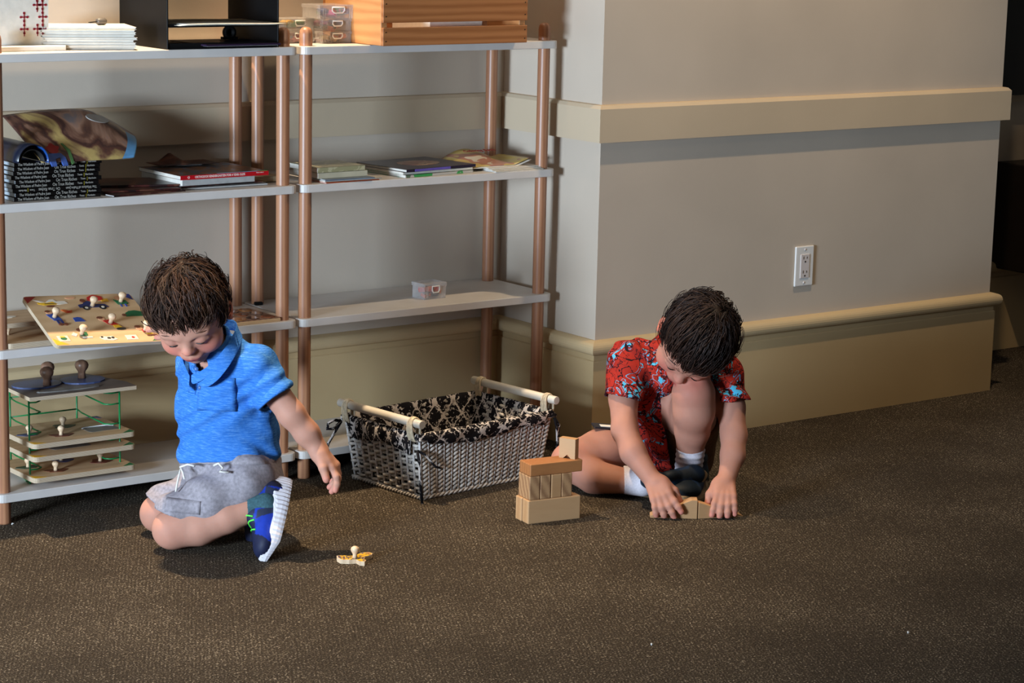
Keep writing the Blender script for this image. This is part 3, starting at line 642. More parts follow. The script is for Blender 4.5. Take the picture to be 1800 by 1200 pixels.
# ------------------------------------------------------------------ blocks, wedges, plane piece on the floor
def blk(label,c,s,rot,m,name='building_block',group='wooden building blocks of the little tower'):
    b=BM(); box(b,(0,0,s[2]/2),s,None,.0022,0,2); return tag(obj(name,b,m),label,'block',group,c,rot)
BA=-.157; A0=Vector((.217,-.653,0)); ux=Vector((math.cos(BA),math.sin(BA),0)); uy=Vector((-math.sin(BA),math.cos(BA),0))
def bp(x,y,z): q=A0+ux*x+uy*y; return (q.x,q.y,z)
Lb=.140; 
blk('pale block at the front of the tower\'s bottom row',bp(Lb/2,.0155,0),(Lb,.030,.057),BA,'block1')
blk('pale block behind the front one in the tower\'s bottom row',bp(Lb/2-.002,.047,0),(Lb,.030,.057),BA,'block1')
for i,l in enumerate(('leftmost','second','third','rightmost')):
    blk(f'{l} of the four upright blocks in the tower\'s middle row',bp(.014+i*.0287+.003,.031,.0572),(.0275,.057,.057),BA+(.02 if i==2 else 0),['block2','block2','block1','block2'][i])
blk('orange-brown block lying flat across the tower\'s upright blocks',bp(Lb/2+.004,.031,.1144),(Lb,.055,.029),BA+.01,'block3')
b=BM(); prism(b,[(-.021,0),(-.021,.048),(.021,.048),(.021,0),(.010,0),(0,.009),(-.010,0)],-.0095,.0095,0,None,Matrix.Rotation(PI/2,4,'X'))
tag(obj('building_block',b,'block1'),'small pale block with a notched foot standing on top of the tower','block','wooden building blocks of the little tower',bp(.121,.031,.1436),BA-.95)
def wedge(label,a,bq,flip,hgt,m):
    a=Vector(a);bq=Vector(bq); L=(bq-a).length; ang=math.atan2((bq-a).y,(bq-a).x)
    if not flip: ol=[(0,0),(L,0),(L,hgt),(L-.014,hgt),(.0,.006)]
    else: ol=[(0,0),(L,0),(L,.003),(.002,hgt-.006),(0,hgt-.006)]
    b=BM(); prism(b,ol,-.032,0,0,None,Matrix.Rotation(PI/2,4,'X'))
    o=obj('wedge_block',b,m); md=o.modifiers.new('b','BEVEL'); md.width=.0012; md.segments=2
    return tag(o,label,'block','wooden wedge blocks under the boy\'s hands',(a.x,a.y,0),ang)
wa=PZ(1143,910,0); wm=PZ(1226,912,0); wc=PZ(1306,908,0)
wedge('left pale wedge block of the pair on the carpet, under the boy\'s right hand',wa,wm-(wm-wa).normalized()*.001,False,.046,'block1')
wedge('right pale wedge block of the pair on the carpet, under the boy\'s left hand',wm+(wc-wm).normalized()*.002,wc,True,.046,'block1')
# little aeroplane puzzle piece
t=thing('puzzle_piece','yellow knobbed puzzle piece shaped like a small plane lying on the carpet','puzzle piece',(PZ(627,987,0).x,PZ(627,987,0).y,0),-.35)
ol=[(-42,6),(-40,14),(-28,16),(-16,10),(0,10),(16,20),(34,22),(42,16),(36,8),(20,2),(14,-6),(16,-14),(10,-20),(0,-18),(-4,-8),(-20,-8),(-38,-4)]
b=BM(); prism(b,[(x*.001,y*.0017) for x,y in ol],0,.0095); bo=obj('board',b,'knob',t)
b=BM(); prism(b,[(x*.00094,y*.00157) for x,y in ol],.0095,.0099); obj('print',b,artmat('plane_print',[(226,176,40),(226,176,40),(60,50,90),(230,186,60),(170,50,36)],60,1,.3),bo)
obj('knob',knobbm(1.05,.0099,(-.004,.0)),'knob',t)
for i,(u,v) in enumerate(((21,923),(1145,1135),(1596,1114))):
    b=BM(); tube(b,[(0,0,.002),(.002,.003,.004),(.005,.001,.003)],.0014,6); q=PZ(u,v,0); tag(obj('lint_scrap',b,'white'),['tiny white scrap on the carpet at the left post foot','tiny white scrap on the open carpet nearest the camera','tiny white scrap on the carpet at the right'][i],'scrap',None,(q.x,q.y,0))

# ------------------------------------------------------------------ wicker basket
t=thing('wicker_basket','white wicker basket with black-and-white damask liner and two wooden bar handles','basket',(.312,-.186,0),math.radians(6.5))
HB=.162
def bdim(z): f=z/HB; return .194+.024*f,.126+.015*f     # half sizes at height z
def rimpt(s,z,o=0):
    """s runs 0..4 along the four sides, counter-clockwise from the near left corner"""
    a,c=bdim(z); a+=o;c+=o; k=int(s)%4; f=s-int(s)
    q=[(-a,-c),(a,-c),(a,c),(-a,c)]; p,n=q[k],q[(k+1)%4]; x=p[0]+(n[0]-p[0])*f; y=p[1]+(n[1]-p[1])*f
    return Vector((x,y,z))
NR=13; ns=[17,11,17,11]
stk=[]
for k in range(4):
    for i in range(ns[k]): stk.append(k+i/ns[k])
for s in stk:
    b=BM(); tube(b,[rimpt(s,z,.0050 if int(s) in(0,2) else .0012) for z in np.linspace(.004,HB-.004,5)],.0033,6); obj('stake',b,'wicker2',t)
for r in range(NR):
    z=.018+r*(HB-.030)/(NR-1); b=BM(); nst=len(stk)
    for i,s in enumerate(stk):
        k=int(s); step=1/ns[k]; long=k in(0,2)
        out=(.0062 if (long or (i+r)%2==0) else -.004); tl_=.0078 if long else .0016
        pts=[]
        for f in (-.12,.12,.35,.65,.88,1.12):
            ss=s+step*f; 
            if ss>k+1: ss=k+1.0
            if ss<k: ss=k
            o=out*math.sin(PI*min(1,max(0,(f+.12)/1.24)))-(.0045 if abs(f-.5)>.6 else (.0015 if abs(f-.5)>.3 else 0))
            pts.append(rimpt(min(ss,k+.9999),z+tl_*(f-.5)*1.6,o))
        tube(b,pts,[.0028,.0038,.0042,.0042,.0038,.0028],6)
    obj('weaver',b,'wicker',t)
# base and rim braids
for nm,z0,o0 in (('base_braid',.006,.004),('rim_braid',HB-.003,.003)):
    for strand in range(3):
        b=BM(); N=220
        tube(b,[rimpt(4*i/N,z0+.004*math.sin(2*PI*(i/N*34+strand/3)),o0+.004*math.cos(2*PI*(i/N*34+strand/3))) for i in range(N)],.0032,6,closed=True); obj(nm,b,'wicker',t)
b=BM(); box(b,(0,0,.008),(.37,.235,.006)); obj('base',b,'wicker',t)
# liner (uv in metres along the fabric)
def liner():
    b=BM(); uv=b.loops.layers.uv.new('UVMap'); N=280; prof=[(-.004,.014,0),(-.0065,.08,.066),(-.006,HB-.004,.15),(-.003,HB+.007,.158),(.004,HB+.0085,.165),(.0095,HB+.003,.172),(.0125,HB-.012,.186),(.0125,HB-.025,.200),(.0125,HB-.036,.212)]
    rings=[]
    for i in range(N):
        s=4*i/N; k=int(s); f=s-k; row=[]
        for j,(o,z,vv) in enumerate(prof):
            wob=.0018*math.sin(s*31+j)+.0012*math.sin(s*77+j*2)
            zz=z
            if j>=5:
                zz=z+(j-5)*.0022*math.sin(s*9+1)+(j-5)*.003*(1 if k in(0,2) else -0.6)
                if min(f,1-f)*(.43 if k in(0,2) else .27)<.03: zz=z+(j-5)*.009
            if j in(0,1,2) : wob*=2.2
            p=rimpt(s,min(zz,HB+.01),o+wob); p.z=zz; row.append(b.verts.new(p))
        rings.append(row)
    per=1.38
    for i in range(N):
        A,B_=rings[i],rings[(i+1)%N]
        for j in range(len(prof)-1):
            f=b.faces.new((A[j],B_[j],B_[j+1],A[j+1])); f.smooth=True
            for lp,(u,v) in zip(f.loops,((i/N*per,prof[j][2]),((i+1)/N*per,prof[j][2]),((i+1)/N*per,prof[j+1][2]),(i/N*per,prof[j+1][2]))): lp[uv].uv=(u,v)
    fb=b.faces.new([r[0] for r in rings]); 
    for lp in fb.loops: lp[uv].uv=(lp.vert.co.x,lp.vert.co.y)
    return b
o=obj('liner',liner(),'damask',t,'black and white damask liner folded over the rim'); m=o.modifiers.new('s','SOLIDIFY'); m.thickness=.0012
# handles
for s in(-1,1):
    b=BM(); hx=s*.224; tube(b,[(hx,-.158,.196),(hx,-.157,.196),(hx,.157,.196),(hx,.158,.196)],[.0095,.0105,.0105,.0095],14); h=obj('handle',b,'handle',t,'wooden bar handle')
    for y in(-.125,.125):
        b=BM(); 
        for q in range(5):
            tube(b,[(hx+.0135*math.cos(a)*1.0-s*.001,y-.008+q*.0035+.003*math.sin(a+q),.190+(.0185*math.sin(a) if math.sin(a)>0 else .040*math.sin(a))) for a in np.linspace(0,2*PI,14)[:-1]],.0027,6,closed=True)
        obj('raffia_wrap',b,'raffia',h)
# ties
def ribbon(name,pts,parent,wd=.007):
    b=BM(); uv=b.loops.layers.uv.new('UVMap'); pts=[Vector(p) for p in pts]; rows=[]
    for i,p in enumerate(pts):
        tdir=(pts[min(i+1,len(pts)-1)]-pts[max(i-1,0)]).normalized(); n=tdir.cross(Vector((.45,.8,.4))).normalized()*wd/2
        rows.append((b.verts.new(p-n),b.verts.new(p+n)))
    for i,(A,B_) in enumerate(zip(rows,rows[1:])):
        f=b.faces.new((A[0],A[1],B_[1],B_[0])); f.smooth=True
        for lp,(u,v) in zip(f.loops,((i*.012,0),(i*.012,wd),((i+1)*.012,wd),((i+1)*.012,0))): lp[uv].uv=(u*1.3,v*2)
    o=obj(name,b,'damask',parent); m=o.modifiers.new('s','SOLIDIFY'); m.thickness=.002; return o
c0=Vector((-.232,-.150,HB-.03))
ribbon('tie',[c0,c0+Vector((.002,-.006,-.03)),c0+Vector((.004,-.008,-.07)),c0+Vector((.01,-.006,-.11)),c0+Vector((.012,-.008,-.135))],t,.007)
ribbon('tie',[c0,c0+Vector((.02,-.006,-.012)),c0+Vector((.04,-.004,-.03)),c0+Vector((.055,-.004,-.048)),c0+Vector((.078,-.004,-.055))],t,.006)
c1=Vector((-.226,.150,HB-.012))
ribbon('tie',[c1,c1+Vector((-.022,0,.006)),c1+Vector((-.042,0,.0)),c1+Vector((-.044,0,-.014)),c1+Vector((-.026,0,-.016)),c1],t,.008)
ribbon('tie',[c1,c1+Vector((-.02,0,-.025)),c1+Vector((-.04,0,-.05)),c1+Vector((-.052,0,-.078)),c1+Vector((-.066,0,-.088))],t,.007)
c2=Vector((.226,-.149,HB-.012))
ribbon('tie',[c2,c2+Vector((.012,-.004,-.02)),c2+Vector((.014,0,-.05)),c2+Vector((.017,0,-.085)),c2+Vector((.016,0,-.11))],t,.008)
ribbon('tie',[c2,c2+Vector((.006,-.004,-.03)),c2+Vector((.012,0,-.06)),c2+Vector((.012,0,-.09))],t,.006)

# ------------------------------------------------------------------ organic surfaces: signed distance field -> surface net
class SDF:
    def __init__(s,lo,hi,h):
        s.lo=np.array(lo,np.float32); s.h=h; s.n=np.ceil((np.array(hi)-s.lo)/h).astype(int)+1
        s.F=np.full(s.n,.06,np.float32)
    def sub(s,lo,hi):
        a=np.clip(np.floor((np.array(lo)-s.lo)/s.h).astype(int),0,s.n-1); b=np.clip(np.ceil((np.array(hi)-s.lo)/s.h).astype(int)+1,1,s.n)
        ax=[s.lo[i]+s.h*np.arange(a[i],b[i],dtype=np.float32) for i in range(3)]
        G=np.meshgrid(*ax,indexing='ij'); return tuple(slice(a[i],b[i]) for i in range(3)),np.stack(G,-1)
    def comb(s,sl,d,k,op):
        F=s.F[sl]
        if op=='s': d=-d; 
        if op in 'si':   # smooth max
            h=np.clip(.5-.5*(F-d)/k,0,1) if k>0 else (d>F).astype(np.float32)
            s.F[sl]=(F*(1-h)+d*h+k*h*(1-h)) if k>0 else np.maximum(F,d)
        else:
            if k>0:
                h=np.clip(.5+.5*(F-d)/k,0,1); s.F[sl]=F*(1-h)+d*h-k*h*(1-h)
            else: s.F[sl]=np.minimum(F,d)
    def cap(s,a,ra,b,rb,k=.012,op='u'):
        a=np.array(a,np.float32);b=np.array(b,np.float32); m=max(ra,rb)+k+.02
        sl,X=s.sub(np.minimum(a,b)-m,np.maximum(a,b)+m)
        ab=b-a; t=np.clip(((X-a)@ab)/max(float(ab@ab),1e-9),0,1)
        d=np.linalg.norm(X-a-t[...,None]*ab,axis=-1)-(ra+(rb-ra)*t); s.comb(sl,d,k,op)
    def ell(s,c,r,R=None,k=.012,op='u'):
        c=np.array(c,np.float32);r=np.array(r,np.float32); m=float(r.max())+k+.02
        sl,X=s.sub(c-m,c+m); q=X-c
        if R is not None: q=q@np.array(R,np.float32)
        k0=np.linalg.norm(q/r,axis=-1); k1=np.linalg.norm(q/(r*r),axis=-1)+1e-6
        s.comb(sl,k0*(k0-1)/k1,k,op)
    def sleeve(s,a,ra,b,rb,k,p,n):
        a=np.array(a,np.float32);b=np.array(b,np.float32); m=max(ra,rb)+k+.02
        sl,X=s.sub(np.minimum(a,b)-m,np.maximum(a,b)+m); ab=b-a; t=np.clip(((X-a)@ab)/max(float(ab@ab),1e-9),0,1.0)
        d=np.linalg.norm(X-a-t[...,None]*ab,axis=-1)-(ra+(rb-ra)*t); n=np.array(n,np.float32); n/=np.linalg.norm(n)
        s.comb(sl,np.maximum(d,(X-np.array(p,np.float32))@n),k,'u')
    def half(s,p,n,k=0.0,lo=None,hi=None):      # remove the side n points to
        n=np.array(n,np.float32); n/=np.linalg.norm(n)
        if lo is None: lo=s.lo; hi=s.lo+s.h*s.n
        sl,X=s.sub(lo,hi); s.comb(sl,-((X-np.array(p,np.float32))@n),k,'s')
    def shell(s,t): s.F=np.maximum(s.F,-(s.F+t))
    def mesh(s,name,mats,parent,colf=None,smooth=1,keep=None):
        F=s.F; S=F<0
        c=S[:-1,:-1,:-1].astype(np.int8)
        for d in ((1,0,0),(0,1,0),(0,0,1),(1,1,0),(1,0,1),(0,1,1),(1,1,1)):
            c=c+S[d[0]:F.shape[0]-1+d[0],d[1]:F.shape[1]-1+d[1],d[2]:F.shape[2]-1+d[2]]
        idx=np.argwhere((c>0)&(c<8)); I=np.full(c.shape,-1,np.int32); I[tuple(idx.T)]=np.arange(len(idx))
        acc=np.zeros((len(idx),3)); cnt=np.zeros(len(idx))
        cor=[(i,j,k) for i in(0,1) for j in(0,1) for k in(0,1)]
        for A in cor:
            for ax in range(3):
                if A[ax]: continue
                B=list(A);B[ax]=1
                fa=F[idx[:,0]+A[0],idx[:,1]+A[1],idx[:,2]+A[2]]; fb=F[idx[:,0]+B[0],idx[:,1]+B[1],idx[:,2]+B[2]]
                m=(fa<0)!=(fb<0); t=np.where(m,fa/(fa-fb+1e-12),0)
                p=np.tile(np.array(A,float),(len(idx),1)); p[:,ax]+=t; acc[m]+=p[m]; cnt[m]+=1
        V=s.lo+s.h*(idx+acc/cnt[:,None]); Q=[]
        for ax in range(3):
            o1,o2=[(1,2),(2,0),(0,1)][ax]
            sl0=[slice(1,-1)]*3; sl0[ax]=slice(0,-1); sl1=list(sl0); sl1[ax]=slice(1,None)
            a=S[tuple(sl0)]; b=S[tuple(sl1)]; e=np.argwhere(a!=b); off=np.array([1,1,1]); off[ax]=0; inside=a[tuple(e.T)]; e=e+off
            def g(d1,d2):
                q=e.copy(); q[:,o1]-=d1; q[:,o2]-=d2; return I[q[:,0],q[:,1],q[:,2]]
            q=np.stack([g(1,1),g(0,1),g(0,0),g(1,0)],1); q[~inside]=q[~inside][:,::-1]; Q.append(q)
        Q=np.concatenate(Q); Q=Q[(Q>=0).all(1)]
        for _ in range(smooth):
            A=np.zeros_like(V); n=np.zeros(len(V))
            for a,b in ((0,1),(1,2),(2,3),(3,0)):
                np.add.at(A,Q[:,a],V[Q[:,b]]); np.add.at(n,Q[:,a],1)
            V=V*.5+.5*A/np.maximum(n,1)[:,None]
        loc=np.array(parent.location) if parent is not None else 0
        me=bpy.data.meshes.new(name); me.vertices.add(len(V)); me.vertices.foreach_set('co',(V-loc).astype(np.float32).ravel())
        me.loops.add(len(Q)*4); me.loops.foreach_set('vertex_index',Q.astype(np.int32).ravel())
        me.polygons.add(len(Q)); me.polygons.foreach_set('loop_start',np.arange(0,len(Q)*4,4,dtype=np.int32))
        me.update(calc_edges=True); me.validate(); me.polygons.foreach_set('use_smooth',np.ones(len(me.polygons),bool))
        if colf is not None:
            ca=me.color_attributes.new('Col','FLOAT_COLOR','POINT'); cc=np.ones((len(V),4),np.float32); cc[:,:3]=colf(V); ca.data.foreach_set('color',cc.ravel())
        for m in (mats if isinstance(mats,(list,tuple)) else [mats]): me.materials.append(m)
        o=bpy.data.objects.new(name,me); COL.objects.link(o); o.parent=parent; o['_v']=0; del o['_v']
        s.V=V; s.Q=Q; return o
    def bvh(s): return BVHTree.FromPolygons(s.V.tolist(),s.Q.tolist())
L3=lambda c: np.array(lin(c)[:3],np.float32)
def npv(v): return np.array(v,np.float32)
def attrmat(name,rough=.5,spec=.4,bump=.15,sc=300,bd=.0006,var=.1,sss=0,vsc=20,vscale=(1,1,1)):
    q=NT(name); a=q.n('ShaderNodeVertexColor'); a.layer_name='Col'; m=q.coord(vscale); n=noise(q,m,vsc,4)
    mr=q.n('ShaderNodeMapRange'); q.l(n,mr); mr.inputs[1].default_value=.3; mr.inputs[2].default_value=.7; mr.inputs[3].default_value=1-var; mr.inputs[4].default_value=1+var
    mx=q.n('ShaderNodeVectorMath',operation='SCALE'); q.l(a,mx); q.t.links.new(mr.outputs[0],mx.inputs['Scale']); q.l(mx,q.b,0,'Base Color')
    n2=noise(q,m,sc,2); q.bump(n2,bump,bd); q.b.inputs['Roughness'].default_value=rough; q.b.inputs['Specular IOR Level'].default_value=spec
    if sss: q.b.inputs['Subsurface Weight'].default_value=sss; q.b.inputs['Subsurface Radius'].default_value=(.012,.005,.003); q.b.inputs['Subsurface Scale'].default_value=.5
    return q.m
SKIN=attrmat('skin',.62,.25,.06,260,.0004,.05,.15,25)

def frame(F,U):
    """columns: X (viewer's right when facing us), Y up, Z forward, from world vectors"""
    F=Vector(F).normalized(); U=Vector(U); U=(U-F*U.dot(F)).normalized(); X=U.cross(F); return X,U,F
def V3(a,b,c): return RT*a+UP*b-FW*c       # viewer-relative direction: right, up, towards us
class Head:
    def __init__(s,c,F,U,H): s.c=Vector(c); s.X,s.Y,s.Z=frame(F,U); s.H=H; s.R=np.array(Matrix((s.X,s.Y,s.Z)).transposed())
    def w(s,x,y,z): return s.c+(s.X*x+s.Y*(y-.55)+s.Z*z)*s.H
    def loc(s,V): return ((V-npv(s.c))@s.R)/s.H+np.array([0,.55,0])
    def d(s,x,y,z): return s.X*x+s.Y*y+s.Z*z
def add_head(G,h,ear=True):
    H=h.H; e=lambda x,y,z,r,k=.02,op='u',R=None: G.ell(h.w(x,y,z),npv(r)*H,h.R if R is None else h.R@R,k*H,op)
    c=lambda a,ra,b,rb,k=.02,op='u': G.cap(h.w(*a),ra*H,h.w(*b),rb*H,k*H,op)
    e(0,.62,-.06,(.40,.385,.47),.05); e(0,.36,.10,(.315,.32,.31),.12); e(0,.56,.16,(.33,.27,.27),.1)
    for s in(-1,1):
        e(s*.185,.30,.20,(.155,.15,.16),.08)
        e(s*.165,.465,.43,(.085,.055,.07),.05,'s'); e(s*.16,.455,.335,(.085,.075,.085),.02); c((s*.07,.455,.395),.02,(s*.24,.45,.355),.016,.02)
        c((s*.06,.535,.405),.03,(s*.24,.535,.35),.025,.05)
    e(0,.10,.23,(.12,.095,.12),.08)
    c((0,.49,.385),.035,(0,.385,.455),.045,.05); e(0,.365,.46,(.058,.048,.055),.03)
    for s in(-1,1): e(s*.050,.352,.435,(.032,.03,.038),.02)
    e(0,.235,.385,(.12,.085,.06),.05)
    c((-.075,.222,.408),.017,(0,.232,.43),.022,.015); c((.075,.222,.408),.017,(0,.232,.43),.022,.015)
    c((-.055,.187,.402),.02,(.055,.187,.402),.02,.012)
    c((-.095,.207,.41),.006,(.095,.207,.41),.006,.008,'s')
    if ear:
        for s in(-1,1):
            Re=np.array(Matrix.Rotation(s*-.35,3,'Y')@Matrix.Rotation(-.15,3,'X'))
            e(s*.415,.44,-.06,(.035,.125,.085),.02,'u',Re); e(s*.44,.45,-.045,(.02,.075,.045),.01,'s',Re); e(s*.42,.36,-.03,(.03,.04,.035),.02)
def headcol(h,base,V,C):
    """paint lips, cheeks, nose, ears"""
    L=h.loc(V); near=(np.abs(L)<1.2).all(1)
    def blob(c,r,col,a):
        d=np.linalg.norm((L-np.array(c))/np.array(r),axis=1); w=np.clip(1.25-d,0,1)*a; w[~near]=0
        C[:]=C*(1-w[:,None])+L3(col)*w[:,None]
    for s in(-1,1):
        blob((s*.20,.31,.32),(.16,.13,.2),(222,118,102),.55); blob((s*.43,.44,-.05),(.08,.16,.14),(214,104,78),.6)
        blob((s*.15,.47,.40),(.11,.06,.1),(170,112,98),.5)
    blob((0,.36,.5),(.09,.07,.1),(222,128,110),.5)
    blob((0,.206,.42),(.105,.045,.06),(178,70,74),1.0); blob((0,.206,.425),(.09,.01,.06),(90,30,34),.9)
def hand(G,W,D,N,S,size,curl,thumb=(.5,.6),spread=.10,fr=1,tc=.6,k=.004,base=None):
    """W wrist, D towards the fingers, N palm-side normal, S thumb side. curl: angles per finger (index..little) of the three joints"""
    W=Vector(W);D=Vector(D).normalized();N=(Vector(N)-D*Vector(N).dot(D)).normalized(); S=(Vector(S)-D*Vector(S).dot(D)-N*Vector(S).dot(N)).normalized()
    pl=.48*size; pw=.42*size; r0=.086*size*fr
    tips=[]
    for i,x in enumerate((.42,.15,-.13,-.40)):
        G.cap(W+S*x*pw*.55-N*.0,.115*size,W+D*pl*(.93-.03*abs(i-1))+S*x*pw,r0*1.02,.02*size+.002)
    G.cap(W+D*pl*.2+S*pw*.40+N*.03*size,.12*size,W+D*pl*.45+S*pw*.45+N*.05*size,.09*size,.03)
    for i,(x,ln) in enumerate(((.42,.47),(.15,.52),(-.13,.49),(-.40,.40))):
        p=W+D*pl*(.93-.03*abs(i-1))+S*x*pw; a=0; r=r0*(1 if i<3 else .88)
        dirv=(D+S*spread*(1.2-i*.85)).normalized()
        for j,(fl,bend) in enumerate(zip((.46,.30,.26),curl[i])):
            a+=bend; dd=dirv*math.cos(a)+N*math.sin(a); q=p+dd*ln*size*fl
            G.cap(p,r*(1-.07*j),q,r*(1-.07*(j+1)),k if j else .006); p=q
        tips.append((p,dd,i))
    p=W+D*pl*.22+S*pw*.48+N*.02*size; d1=(D*math.cos(thumb[0])+S*math.sin(thumb[0])+N*.25).normalized(); q=p+d1*.27*size
    G.cap(p,.105*size,q,.092*size,.006); d2=(d1+D*.3+N*tc-S*tc*.5).normalized(); q2=q+d2*.24*size; G.cap(q,.09*size,q2,.075*size,.004); tips.append((q2,d2,4))
    return tips
def nailcol(tips,V,C,size,base):
    for p,d,i in tips:
        dd=np.linalg.norm(V-npv(p),axis=1); w=np.clip(1.6-dd/(.09*size),0,1)*.5
        C[:]=C*(1-w[:,None])+L3((226,132,118))*w[:,None]
def folds(G,lo,hi,fn):
    sl,X=G.sub(lo,hi); G.F[sl]+=fn(X).astype(np.float32)

def hairstyle(parent,h,cols,n,L0,L1,hairline,swirl,mess,lift,seed,maxr=.0013,off=(.42,.41,.50),cen=(0,.63,-.07),bang=.62):
    """cap plus locks that follow the skull from the crown outwards; all in head units"""
    R=np.random.default_rng(seed); H=h.H; cen=np.array(cen); off=np.array(off)
    G=SDF(npv(h.c)-.85*H,npv(h.c)+.85*H,.004); G.F[:]=.06
    G.ell(h.w(*cen),off*H,h.R,0)
    sl,X=G.sub(G.lo,G.lo+G.h*G.n); Lc=h.loc(X.reshape(-1,3)).reshape(X.shape)
    ang=np.abs(np.arctan2(Lc[...,0],Lc[...,2]))   # 0 front .. pi back
    hl=np.interp(ang,*hairline)
    G.F=np.maximum(G.F,((hl-Lc[...,1])*H).astype(np.float32)+.004*np.sin(Lc[...,0]*40).astype(np.float32)*.5)
    nz=.0035*(np.sin(Lc[...,0]*26+3*np.sin(Lc[...,1]*9))+np.sin(Lc[...,2]*23+Lc[...,1]*11)*.7); G.F-= (nz*mess).astype(np.float32)
    cv=np.array([L3(c) for c in cols])
    cap=G.mesh('hair',attrmat('hair_%d'%seed,.55,.25,.3,400,.0008,.2,0,60),parent,lambda V:np.tile(cv[0]*.75,(len(V),1)))
    # locks: clumps of thin strands
    verts=[];faces=[];colr=[]; crown=np.array(swirl)
    def surf(p,o): return cen+(p-cen)/np.linalg.norm((p-cen)/(off*o))
    made=0; nc=n//16
    while made<nc:
        v=R.normal(size=3); v/=np.linalg.norm(v); p=cen+v*off; a=abs(math.atan2(p[0],p[2]))
        if p[1]<np.interp(a,*hairline)+.02: continue
        made+=1; ln=R.uniform(L0,L1); seg=8; path=[p]; front=p[2]>.12
        d=p-crown; d/=np.linalg.norm(d)+1e-6; d=d+np.cross((p-cen)/np.linalg.norm(p-cen),d)*(.25+.5*R.normal())*mess*.7+R.normal(size=3)*.14*mess
        wv=R.uniform(-1,1)*.32*mess; lf=lift*R.uniform(.3,1.0); stop=bang+R.uniform(-.07,.05)
        for j in range(seg):
            nrm=(p-cen)/(off**2); nrm/=np.linalg.norm(nrm); d=d-nrm*(d@nrm)*.9; d/=np.linalg.norm(d); sd=np.cross(nrm,d); d=d+sd*wv*math.cos(j*1.1); d[1]-=.07
            p=p+d*ln/seg; p=surf(p,1.0+lf*math.sin(PI*(j+1)/seg*.85)+.015); path.append(p)
            if front and p[1]<stop: break
        m=len(path)
        if m<4: continue
        cc_=cv[R.integers(len(cv))]*R.uniform(.75,1.3)
        for k_ in range(16):
            u0=R.normal(size=3)*.036; o1=R.uniform(.97,1.025); rr=maxr*R.uniform(.55,1.1); c=cc_*R.uniform(.85,1.15); mm=m if R.random()<.6 else max(4,m-1)
            W=[]
            for i in range(mm):
                f=i/(m-1); q=path[i]+u0*(1-f)**.8*(1 if f<.99 else .2)+u0*.12; q=cen+(q-cen)*(1+(o1-1)*(1-.3*f)); q2=surf(q,1.0); 
                if np.linalg.norm(q-cen)<np.linalg.norm(q2-cen): q=q2
                W.append(h.w(*q))
            base=len(verts)
            for i,pw in enumerate(W):
                t=(W[min(i+1,mm-1)]-W[max(i-1,0)]).normalized(); y=(pw-h.c).normalized(); x=t.cross(y).normalized(); r=rr*(1-(i/(mm-1))**2*.9)
                for k in range(3):
                    aa=k*2*PI/3+.5; verts.append(pw+x*math.cos(aa)*r*1.5+y*math.sin(aa)*r); colr.append(c)
            for i in range(mm-1):
                for k in range(3):
                    a0=base+i*3+k; a1=base+i*3+(k+1)%3; faces.append((a0,a1,a1+3,a0+3))
    me=bpy.data.meshes.new('hair_locks'); me.from_pydata([tuple(v-parent.location) for v in verts],[],faces); me.polygons.foreach_set('use_smooth',np.ones(len(faces),bool))
    ca=me.color_attributes.new('Col','FLOAT_COLOR','POINT'); cc=np.ones((len(verts),4),np.float32); cc[:,:3]=np.array(colr); ca.data.foreach_set('color',cc.ravel())
    me.materials.append(cap.data.materials[0]); o=bpy.data.objects.new('hair_locks',me); COL.objects.link(o); o.parent=cap; o['kind']='stuff'; return cap
def strip(name,mat,parent,pts,r,n=6,label=None,flat=1):
    b=BM(); tube(b,[p-parent.location if world_parent(parent) else p for p in pts],r,n,flat=flat); return obj(name,b,mat,parent,label)
def world_parent(p): return True
def patch(name,mat,root,bvh,c,dirv,X,w,hh,nx,ny,th,off=.0006,shape=None,label=None,parent=None):
    """cloth piece laid on a surface: grid projected along dirv"""
    dirv=Vector(dirv).normalized(); X=(Vector(X)-dirv*Vector(X).dot(dirv)).normalized(); Y=dirv.cross(X); 
    b=BM(); g={}
    for i in range(nx+1):
        for j in range(ny+1):
            s,t=i/nx*2-1,j/ny*2-1
            if shape: s,t=shape(s,t)
            o=Vector(c)+X*s*w/2+Y*t*hh/2-dirv*.08; hit,nr,_,_=bvh.ray_cast(o,dirv,.25)
            if hit is not None: g[i,j]=b.verts.new(hit-dirv*off-root.location)
    for i in range(nx):
        for j in range(ny):
            q=[g.get(x) for x in ((i,j),(i+1,j),(i+1,j+1),(i,j+1))]
            if all(q): f=b.faces.new(q); f.smooth=True
    o=obj(name,b,mat,parent or root,label); m=o.modifiers.new('s','SOLIDIFY'); m.thickness=th; m.offset=0; return o
